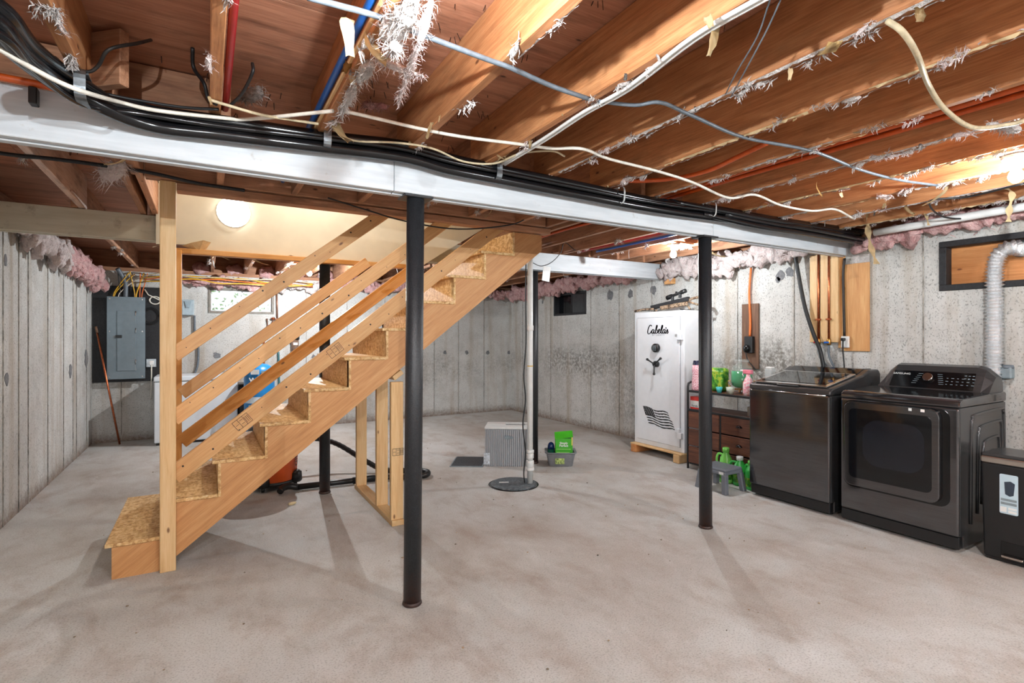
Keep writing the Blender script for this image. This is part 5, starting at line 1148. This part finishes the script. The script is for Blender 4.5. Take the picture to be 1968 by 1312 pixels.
cable('hanging_cable', [(1.664, 0.753, 2.243), (1.681, 0.722, 2.2), (1.786, 0.731, 2.17), (2.092, 0.822, 2.19), (2.288, 0.848, 2.16), (2.535, 0.854, 2.15), (2.745, 0.818, 2.19), (2.783, 0.778, 2.2)], .0085, 'tan_cable', 'pale flat cable drooping between joists at the upper right')
cable('hanging_string', [(1.288, 0.86, 2.24), (1.38, 0.961, 2.22), (1.476, 1.103, 2.2), (1.645, 1.273, 2.24)], .0022, 'grey_cable', 'thin string hanging between joists at the upper right')
cable('hanging_string', [(1.312, 0.846, 2.24), (1.37, 0.922, 2.22), (1.48, 1.077, 2.19), (1.68, 1.277, 2.24)], .0022, 'grey_cable', 'second thin string beside the first at the upper right')
cable('armoured_cable', [(-0.18, 2.381, 2.46), (-0.208, 2.256, 2.38), (-0.284, 2.219, 2.32), (-0.319, 2.268, 2.28), (-0.349, 2.281, 2.255), (-0.402, 2.269, 2.25), (-0.437, 2.279, 2.28)], .006, 'steel_dark', 'flexible metal-clad cable bending around the left joist')
cable('dark_cable', [(-0.046, 2.344, 2.45), (-0.043, 2.4, 2.4), (-0.008, 2.358, 2.33), (0.006, 2.376, 2.28), (0.032, 2.323, 2.245)], .007, 'black_cable', 'dark cable dropping from a hole in the subfloor at the upper left')
cable('dark_cable', [(-0.324, 2.417, 2.24), (-0.231, 2.421, 2.24), (-0.082, 2.407, 2.24), (0.041, 2.357, 2.24)], .006, 'black_cable', 'dark cable running beside the left joist above the bundle')
cable('dark_cable', [(0.076, 2.336, 2.25), (0.116, 2.236, 2.27), (0.143, 2.108, 2.3), (0.144, 2.121, 2.34)], .006, 'black_cable', 'dark cable rising beside the red pipe')
cable('tan_cable', [(0.014, 2.287, 2.243), (0.057, 2.295, 2.24), (0.185, 2.316, 2.235), (0.301, 2.32, 2.24), (0.403, 2.296, 2.235)], .006, 'tan_cable', 'tan cable passing below the red pipe')
# pipes
def pipe(x, y0, y1, z, r, mat, label, x1=None, z1=None, wob=.0):
    rr = random.Random(int(x * 1000)); x1 = x if x1 is None else x1; z1 = z if z1 is None else z1; n = 7
    pts = [(x + (x1 - x) * i / n + rr.uniform(-wob, wob), y0 + (y1 - y0) * i / n, z + (z1 - z) * i / n + rr.uniform(-wob, wob)) for i in range(n + 1)]
    return cable('water_pipe', pts, r, mat, label, 'pipe', 12, k=4)
pipe(.068, .7, 3.52, 2.30, .0125, 'pex_red', 'red water pipe beside the second joist at the upper left')
pipe(.405, .9, 3.5, 2.305, .0125, 'pex_blue', 'blue water pipe beside the joist with torn insulation')
board('pipe_batten', (.418, .9, 2.276), (.418, 2.45, 2.276), .012, .014, 'stud', ceiling)
pipe(2.62, -.5, 1.5, 2.305, .016, 'white_plastic', 'white pipe running under the joists at the right'); pipe(2.62, 1.5, 4.6, 2.305, .013, 'pex_blue_light', 'light blue pipe continuing from the white pipe')
for i, x in enumerate((2.70, 2.745, 2.79, 2.835)): pipe(x, -.6, 4.66, 2.31 + .02 * (i % 2), .0125, 'pex_orange', 'orange heating pipe in the joist bay, %s from the blue pipe' % ['first', 'second', 'third', 'fourth'][i], wob=.006)
cable('heating_pipe', [(2.30, 1.55, 2.27), (2.33, 1.75, 2.26), (2.38, 1.95, 2.262), (2.36, 2.15, 2.27), (2.25, 2.3, 2.275), (2.13, 2.38, 2.28)], .0125, 'pex_orange', 'single orange heating pipe curving between joists', 'pipe', 12)
cable('heating_pipe', [(-1.2, 2.47, 2.262), (-.8, 2.47, 2.255), (-.45, 2.462, 2.245), (-.2, 2.47, 2.24), (.05, 2.48, 2.235)], .013, 'pex_orange', 'orange heating pipe lying on the white beam at the left', 'pipe', 12)
for nm, p in (('left end', (-0.528, 2.46, 2.199)),):
    t = thing('pipe_clip', 'black clip holding the orange pipe on the white beam', 'clip', p); q = Vector(p); MB().box(q.x - .012, q.x + .012, q.y - .02, q.y + .02, q.z - .03, q.z + .03, .003).obj('clip_body', 'black_plastic', t)
pipe(3.50, 2.75, 4.6, 2.27, .011, 'pex_red', 'red pipe under the joists behind the white beam near the safe'); pipe(3.60, 2.9, 4.4, 2.26, .012, 'pex_blue', 'blue pipe under the joists behind the white beam near the safe')
cable('drain_pipe', [(4.66, -1.0, 2.235), (4.66, .8, 2.215), (4.66, 2.2, 2.19)], .028, 'white_plastic', 'white drain pipe along the top of the right wall', 'pipe', 16)
cable('wall_cable', [(3.915, 1.095, 2.2), (4.092, 1.404, 2.22), (4.046, 1.577, 2.23), (4.352, 1.665, 2.2), (4.618, 1.644, 2.19), (4.78, 1.453, 2.2), (4.412, 1.29, 2.23)], .006, 'black_cable', 'black cable loop under the joists above the boarded window')
cable('rear_cable', [(0.663, 3.46, 2.228), (0.892, 3.46, 2.184), (1.174, 3.46, 2.136), (1.561, 3.46, 2.123), (1.991, 3.46, 2.199), (2.188, 3.46, 2.293)], .005, 'black_cable', 'black cable drooping behind the white beam above the stairs')
cable('rear_cable', [(-1.137, 3.42, 2.24), (-0.828, 3.454, 2.24), (-0.668, 3.43, 2.24), (-0.46, 3.43, 2.24), (-0.261, 3.455, 2.24), (-0.044, 3.553, 2.24), (0.201, 3.587, 2.24)], .010, 'black_rough', 'dark cable across the joists behind the left of the white beam')
t = thing('hanging_tag', 'small white paper tag hanging on a black wire beside the stair top', 'tag', (2.955, 4.4, 1.988)); q = t.location
b = MB().box(-.045, .045, -.001, .001, -.075, .075, .0004); b.tf(Matrix.Translation((2.955, 4.4, 1.983)) @ Matrix.Rotation(.12, 4, 'Y')); b.obj('tag_card', 'white_plastic', t)
MB().tube(smooth_path([(2.794, 4.4, 2.082), (2.893, 4.4, 2.057), (3.018, 4.4, 2.103), (3.134, 4.4, 2.212), (3.165, 4.38, 2.313), (3.33, 4.42, 2.252)], 5), .004, 6).obj('wire', 'black_cable', t)
# ================================================================== INSULATION
def batt(p0, p1, r0, r1, mat, label, seed, sq=(1, 1), amp=.55, group=None):
    """crumpled batt: folded lumps plus loose fibres hanging off it"""
    p0, p1 = Vector(p0), Vector(p1); b = MB(); L = (p1 - p0).length; n = max(4, int(L / .075)); rr = random.Random(seed)
    lump(b, p0, p1, r0 * .62, r1 * .62, seed, amp * 1.1, 20, int(L / .016), sq)
    for k in range(n):
        f = (k + rr.random()) / n; c = p0.lerp(p1, min(1, f)); r = r0 + (r1 - r0) * f; ax = Vector((rr.uniform(-1, 1), rr.uniform(-1, 1), rr.uniform(-.7, .7))); ax = (ax * .4 + (p1 - p0).normalized() * rr.choice((-1, 1))).normalized()
        c = c + Vector((0, 0, rr.uniform(-.75, .6) * r)); lump(b, c - ax * r * 1.1, c + ax * r * 1.1, r * rr.uniform(.45, .75), r * rr.uniform(.35, .6), seed + k * 1.7, 1.1, 10, 10, (sq[0] * .9, 1))
    for k in range(int(L * 90)):
        c = p0.lerp(p1, rr.random()); fibre(b, c + Vector((rr.uniform(-.6, .6) * r0, rr.uniform(-.6, .6) * r0, rr.uniform(-1.0, .3) * r0)), rr, .05)
    o = b.obj('insulation_batt', mat, origin=tuple((p0 + p1) / 2)); return tag(o, label, 'insulation', group)
def fibre(b, c, rr, L, w=.0022):
    d = Vector((rr.uniform(-1, 1), rr.uniform(-1, 1), rr.uniform(-1.3, .5))).normalized() * L * rr.uniform(.5, 1.2); s_ = d.orthogonal().normalized() * w * rr.uniform(.6, 1.8); q = Vector((rr.uniform(-1, 1), rr.uniform(-1, 1), rr.uniform(-1, 1))) * L * .25
    b.faces([c - s_, c + s_, c + d * .5 + q + s_ * .8, c + d * .5 + q - s_ * .8, c + d + q * .3], [(0, 1, 2, 3), (3, 2, 4)])
GI = 'pink insulation along the wall tops'
batt((-1.17, 5.0, 2.16), (-1.16, 6.6, 2.11), .085, .13, 'pale_pink', 'pale pink insulation along the top of the left wall, nearer piece', 1, (.7, 1), .6, GI)
batt((-1.16, 6.5, 2.10), (-1.14, 8.1, 2.08), .12, .13, 'pink', 'pink insulation along the top of the left wall, farther piece', 2, (.7, 1), .6, GI)
batt((-.25, 8.32, 2.12), (.60, 8.32, 2.09), .07, .09, 'pink', 'pink insulation strip above the daylit window', 3, (.7, 1), .7, GI)
batt((.60, 8.32, 2.09), (1.6, 8.32, 2.13), .08, .08, 'pale_pink', 'pale insulation strip right of the daylit window', 4, (.7, 1), .7, GI)
batt((1.6, 8.32, 2.15), (3.2, 8.32, 2.14), .08, .10, 'pink', 'pink insulation along the far wall top behind the stairs', 5, (.7, 1), .6, GI)
batt((3.2, 8.32, 2.14), (4.80, 8.32, 2.12), .10, .10, 'pink', 'pink insulation along the far wall top at the right corner', 6, (.7, 1), .6, GI)
batt((4.78, 8.3, 2.13), (4.78, 6.4, 2.13), .11, .12, 'pink', 'pink insulation along the right wall top above the dark window', 7, (.7, 1.1), .6, GI)
batt((4.80, 6.4, 2.15), (4.80, 4.95, 2.17), .10, .09, 'pink', 'pink insulation along the right wall top behind the safe', 8, (.7, 1), .6, GI)
batt((4.80, 4.62, 2.16), (4.79, 3.75, 2.14), .12, .14, 'pale_pink', 'pale insulation along the right wall top above the safe', 9, (.6, 1.1), .6, GI)
batt((4.79, 3.75, 2.17), (4.79, 2.85, 2.20), .10, .09, 'pale_pink', 'pale insulation along the right wall top above the brown socket board', 10, (.6, 1), .7, GI)
batt((4.80, 2.42, 2.13), (4.79, 1.95, 2.18), .06, .10, 'pink', 'pink insulation along the right wall top beside the beam end', 11, (.7, 1), .6, GI)
batt((4.79, 1.98, 2.19), (4.79, 1.2, 2.22), .10, .09, 'pink', 'pink insulation along the right wall top above the boarded window', 12, (.7, 1), .6, GI)
batt((4.79, 1.2, 2.22), (4.79, -.5, 2.24), .09, .09, 'pale_pink', 'pale insulation along the right wall top out past the boarded window', 13, (.7, 1), .6, GI)
for i in range(6): lump(MB(), (.25 + .412 * (i - 1), 8.48, 2.28), (.05 + .412 * i, 8.48, 2.30), .09, .08, 30 + i, .6, 10, 8, (1, 1)).obj('insulation_piece', 'pink', ceiling)
# torn facing and fibre on the joist in the middle foreground
def tuft(p0, p1, r0, r1, mat, label, seed, amp=.9):
    p0, p1 = Vector(p0), Vector(p1); b = lump(MB(), p0, p1, r0, r1, seed, amp, 10, 14); rr = random.Random(seed)
    for k in range(int(90 + (p1 - p0).length * 600)):
        f = rr.random(); r = r0 + (r1 - r0) * f; fibre(b, p0.lerp(p1, f) + Vector((rr.uniform(-1, 1), rr.uniform(-1, 1), rr.uniform(-1, 1))) * r * .7, rr, .02 + r * 1.6, .0016)
    return tag(b.obj('insulation_tuft', mat, origin=tuple(p0)), label, 'insulation', 'torn insulation under the joists')
tuft((0.467, 1.295, 2.23), (0.445, 1.484, 2.21), .026, .034, 'white_fluff', 'large white insulation tuft at the top centre', 21)
tuft((0.448, 1.362, 2.22), (0.486, 1.368, 2.2), .03, .02, 'white_fluff', 'curl of white insulation right of the large tuft', 22)
tuft((0.497, 1.537, 2.22), (0.426, 1.375, 2.12), .02, .008, 'white_fluff', 'white insulation wisp hanging below the large tuft', 23)
tuft((0.55, 1.397, 2.3), (0.546, 1.493, 2.22), .012, .012, 'pale_pink', 'long thin insulation strand, upper length', 24, .5)
tuft((0.546, 1.493, 2.22), (0.599, 1.851, 2.2), .012, .006, 'pale_pink', 'long thin insulation strand, lower length', 25, .5)
tuft((0.464, 1.642, 2.22), (0.623, 1.653, 2.21), .016, .004, 'pale_pink', 'pointed pink insulation shred reaching right', 26, .4)
tuft((0.46, 1.689, 2.235), (0.454, 1.828, 2.23), .018, .018, 'white_fluff', 'white insulation tuft low on the torn joist', 27)
tuft((0.45, 1.886, 2.235), (0.463, 2.154, 2.235), .013, .011, 'white_fluff', 'white insulation fringe at the end of the torn joist', 28)
tuft((-0.376, 1.886, 2.247), (-0.353, 1.883, 2.247), .009, .007, 'white_fluff', 'small white insulation scrap high on the left joist', 29, .6)
tuft((-0.376, 2.153, 2.247), (-0.386, 2.306, 2.235), .009, .004, 'white_fluff', 'white insulation wisp above the metal strap on the left joist', 34, .6)
tuft((0.639, 2.48, 2.44), (0.736, 2.429, 2.43), .018, .012, 'pink', 'small pink tuft caught on the subfloor', 30)
tuft((0.136, 2.608, 2.4), (0.199, 2.486, 2.4), .02, .022, 'white_fluff', 'pale tuft caught on the subfloor right of the red pipe', 31)
tuft((-0.473, 3.61, 2.24), (-0.375, 3.352, 2.24), .05, .035, 'pale_pink', 'folded pale insulation flap behind the left of the white beam', 32, .4)
tuft((2.919, 0.837, 2.21), (2.701, 0.861, 2.2), .016, .008, 'white_fluff', 'white tuft at the end of the drooping cable', 33)
# paper scraps and fibres stapled along the joist edges
def scrap_mesh(seed):
    rr = random.Random(seed); b = MB(); nx, ny = 3, 5; w, h = rr.uniform(.012, .03), rr.uniform(.02, .06); vs, fs = [], []; k1, k2 = rr.uniform(-25, 25), rr.uniform(-.5, .5)
    for j in range(ny + 1):
        for i in range(nx + 1):
            u, v = i / nx - .5, j / ny; x = u * w * (1 - .5 * v * rr.random()) + rr.uniform(-.002, .002)
            vs.append((x, k1 * (v * h) ** 2 + k2 * x, -v * h + rr.uniform(-.003, .003)))
    for j in range(ny):
        for i in range(nx): a = j * (nx + 1) + i; fs.append((a, a + 1, a + nx + 2, a + nx + 1))
    b.faces(vs, fs, True); bmesh.ops.solidify(b.bm, geom=b.bm.faces[:], thickness=.0008); me = bpy.data.meshes.new('paper_scrap'); b.bm.to_mesh(me); b.bm.free(); return me
SM = []
for i in range(8): me = scrap_mesh(i); me.materials.append(M['kraft' if i % 3 else 'white_fluff']); SM.append(me)
TM = []
for i in range(8):
    rr = random.Random(i + 300); b = MB() if i % 2 else lump(MB(), (-.02, 0, 0), (.02, .004, -.003), .004, .005, i + 50, 1.2, 6, 7)
    for k in range(34): fibre(b, Vector((rr.uniform(-.03, .03), rr.uniform(-.006, .006), rr.uniform(-.006, .004))), rr, .022, .0013)
    me = bpy.data.meshes.new('fibre_tuft'); b.bm.to_mesh(me); b.bm.free(); me.materials.append(M[('white_fluff', 'pale_pink', 'white_fluff')[i % 3]]); TM.append(me)
rnd = random.Random(77)
def put(me, x, y, z, nm, s=1.0, rz=None):
    o = bpy.data.objects.new(nm, me); COL.objects.link(o); o.parent = ceiling; o.location = (x, y, z); o.rotation_euler = (rnd.uniform(-.5, .5), rnd.uniform(-.4, .4), rnd.uniform(0, 6.28) if rz is None else rz); o.scale = (s, s, s)
for i, x in enumerate(JX):
    dens = 20 if i > 4 else 9
    for k in range(dens):
        y = rnd.uniform(.5, 2.46); sd = rnd.choice((-1, 1)) * .02
        if rnd.random() < .28: put(rnd.choice(SM), x + sd, y, ZJ + .004, 'paper_scrap', rnd.uniform(.35, .7))
        else: put(rnd.choice(TM), x + sd, y, ZJ - .002, 'fibre_tuft', rnd.uniform(.7, 1.6), math.pi / 2 + rnd.uniform(-.4, .4))
    for k in range(9):
        y = rnd.uniform(2.7, 8.2)
        if -.4 < x < 2.45 and 3.5 < y < 4.8: continue
        put(rnd.choice(TM + SM[:3]), x + rnd.choice((0, .04)), y, ZJ - .002, 'fibre_tuft', rnd.uniform(.9, 2.0), math.pi / 2 + rnd.uniform(-.4, .4))
for p, s in (((0.341, 1.502, 2.24), 1.6), ((0.398, 1.542, 2.24), 2.0), ((0.44, 1.596, 2.24), 1.7), ((0.401, 1.753, 2.245), 1.4), ((0.428, 1.824, 2.24), 1.2), ((0.466, 2.269, 2.245), 1.8), ((0.814, 2.067, 2.245), 1.1), ((0.816, 1.988, 2.245), 1.1), ((0.812, 2.319, 2.245), .9), ((1.272, 1.019, 2.24), 1.5), ((1.201, 0.989, 2.24), 1.4), ((3.057, 1.748, 2.245), 1.4), ((3.404, 1.801, 2.245), 1.3), ((3.925, 1.792, 2.245), 1.5), ((4.125, 1.756, 2.245), 1.4), ((3.811, 1.407, 2.245), 1.6), ((1.668, 0.679, 2.245), 1.6), ((1.673, 0.924, 2.245), 1.6), ((1.681, 1.047, 2.245), 1.5)):
    put(rnd.choice([m_ for i_, m_ in enumerate(SM) if i_ % 3]), p[0], p[1], p[2], 'paper_scrap', s)
# ragged paper facing left along the joist undersides
for i, x in enumerate(JX):
    if i < 3: continue
    for sd in ((1,) if i < 6 else (1, -1)):
        b = MB(); rr = random.Random(i * 7 + sd); prev = None; y = .4
        while y < 2.47:
            on = noise.noise((x * 3, y * 2.2, sd * 4)) > (-.02 if i < 6 else -.22)
            w_ = .003 + .013 * abs(noise.noise((x, y * 17, 3 + sd))) + rr.uniform(0, .006); dz = -.0015 - rr.uniform(0, .010)
            a_ = (x + sd * .0195, y, ZJ - .0012); c_ = (x + sd * (.0195 - w_), y + rr.uniform(-.004, .004), ZJ + dz)
            cur = (b.bm.verts.new(a_), b.bm.verts.new(c_)) if on else None
            if cur and prev: b.bm.faces.new((prev[0], cur[0], cur[1], prev[1]))
            prev = cur; y += rr.uniform(.008, .02)
        if len(b.bm.faces): tag(b.obj('paper_fringe', 'white_fluff' if (i + sd) % 3 else 'kraft', ceiling), kind='stuff')
        else: b.bm.free()
# long paper strips hanging by the right beam end
def strip(pts, w, label):
    P = smooth_path(pts, 5); b = MB(); L = []
    for i, v in enumerate(P): ww = w * (.7 + .4 * math.sin(i * 1.3)); L.append((b.bm.verts.new(v + Vector((-ww * .86, ww * .5, 0))), b.bm.verts.new(v + Vector((ww * .86, -ww * .5, 0)))))
    for a, c in zip(L, L[1:]): b.bm.faces.new((a[0], a[1], c[1], c[0]))
    bmesh.ops.solidify(b.bm, geom=b.bm.faces[:], thickness=.001); tag(b.obj('paper_strip', 'kraft', origin=tuple(pts[0])), label, 'paper strip', 'torn paper strips by the right wall')
strip([(4.56, 2.20, 2.252), (4.555, 2.146, 2.444), (4.555, 2.184, 2.35), (4.555, 2.199, 2.208), (4.555, 2.176, 2.059), (4.555, 2.135, 1.922)], .026, 'long kraft paper strip hanging at the end of the white beam')
strip([(4.56, 1.86, 2.252), (4.555, 1.8, 2.327), (4.555, 1.807, 2.253), (4.555, 1.791, 2.162)], .014, 'short kraft paper strip hanging right of the beam end')
strip([(4.152, 1.26, 2.252), (4.15, 1.214, 2.209), (4.15, 1.225, 2.118), (4.15, 1.23, 2.038)], .022, 'pale paper strip hanging near the boarded window')
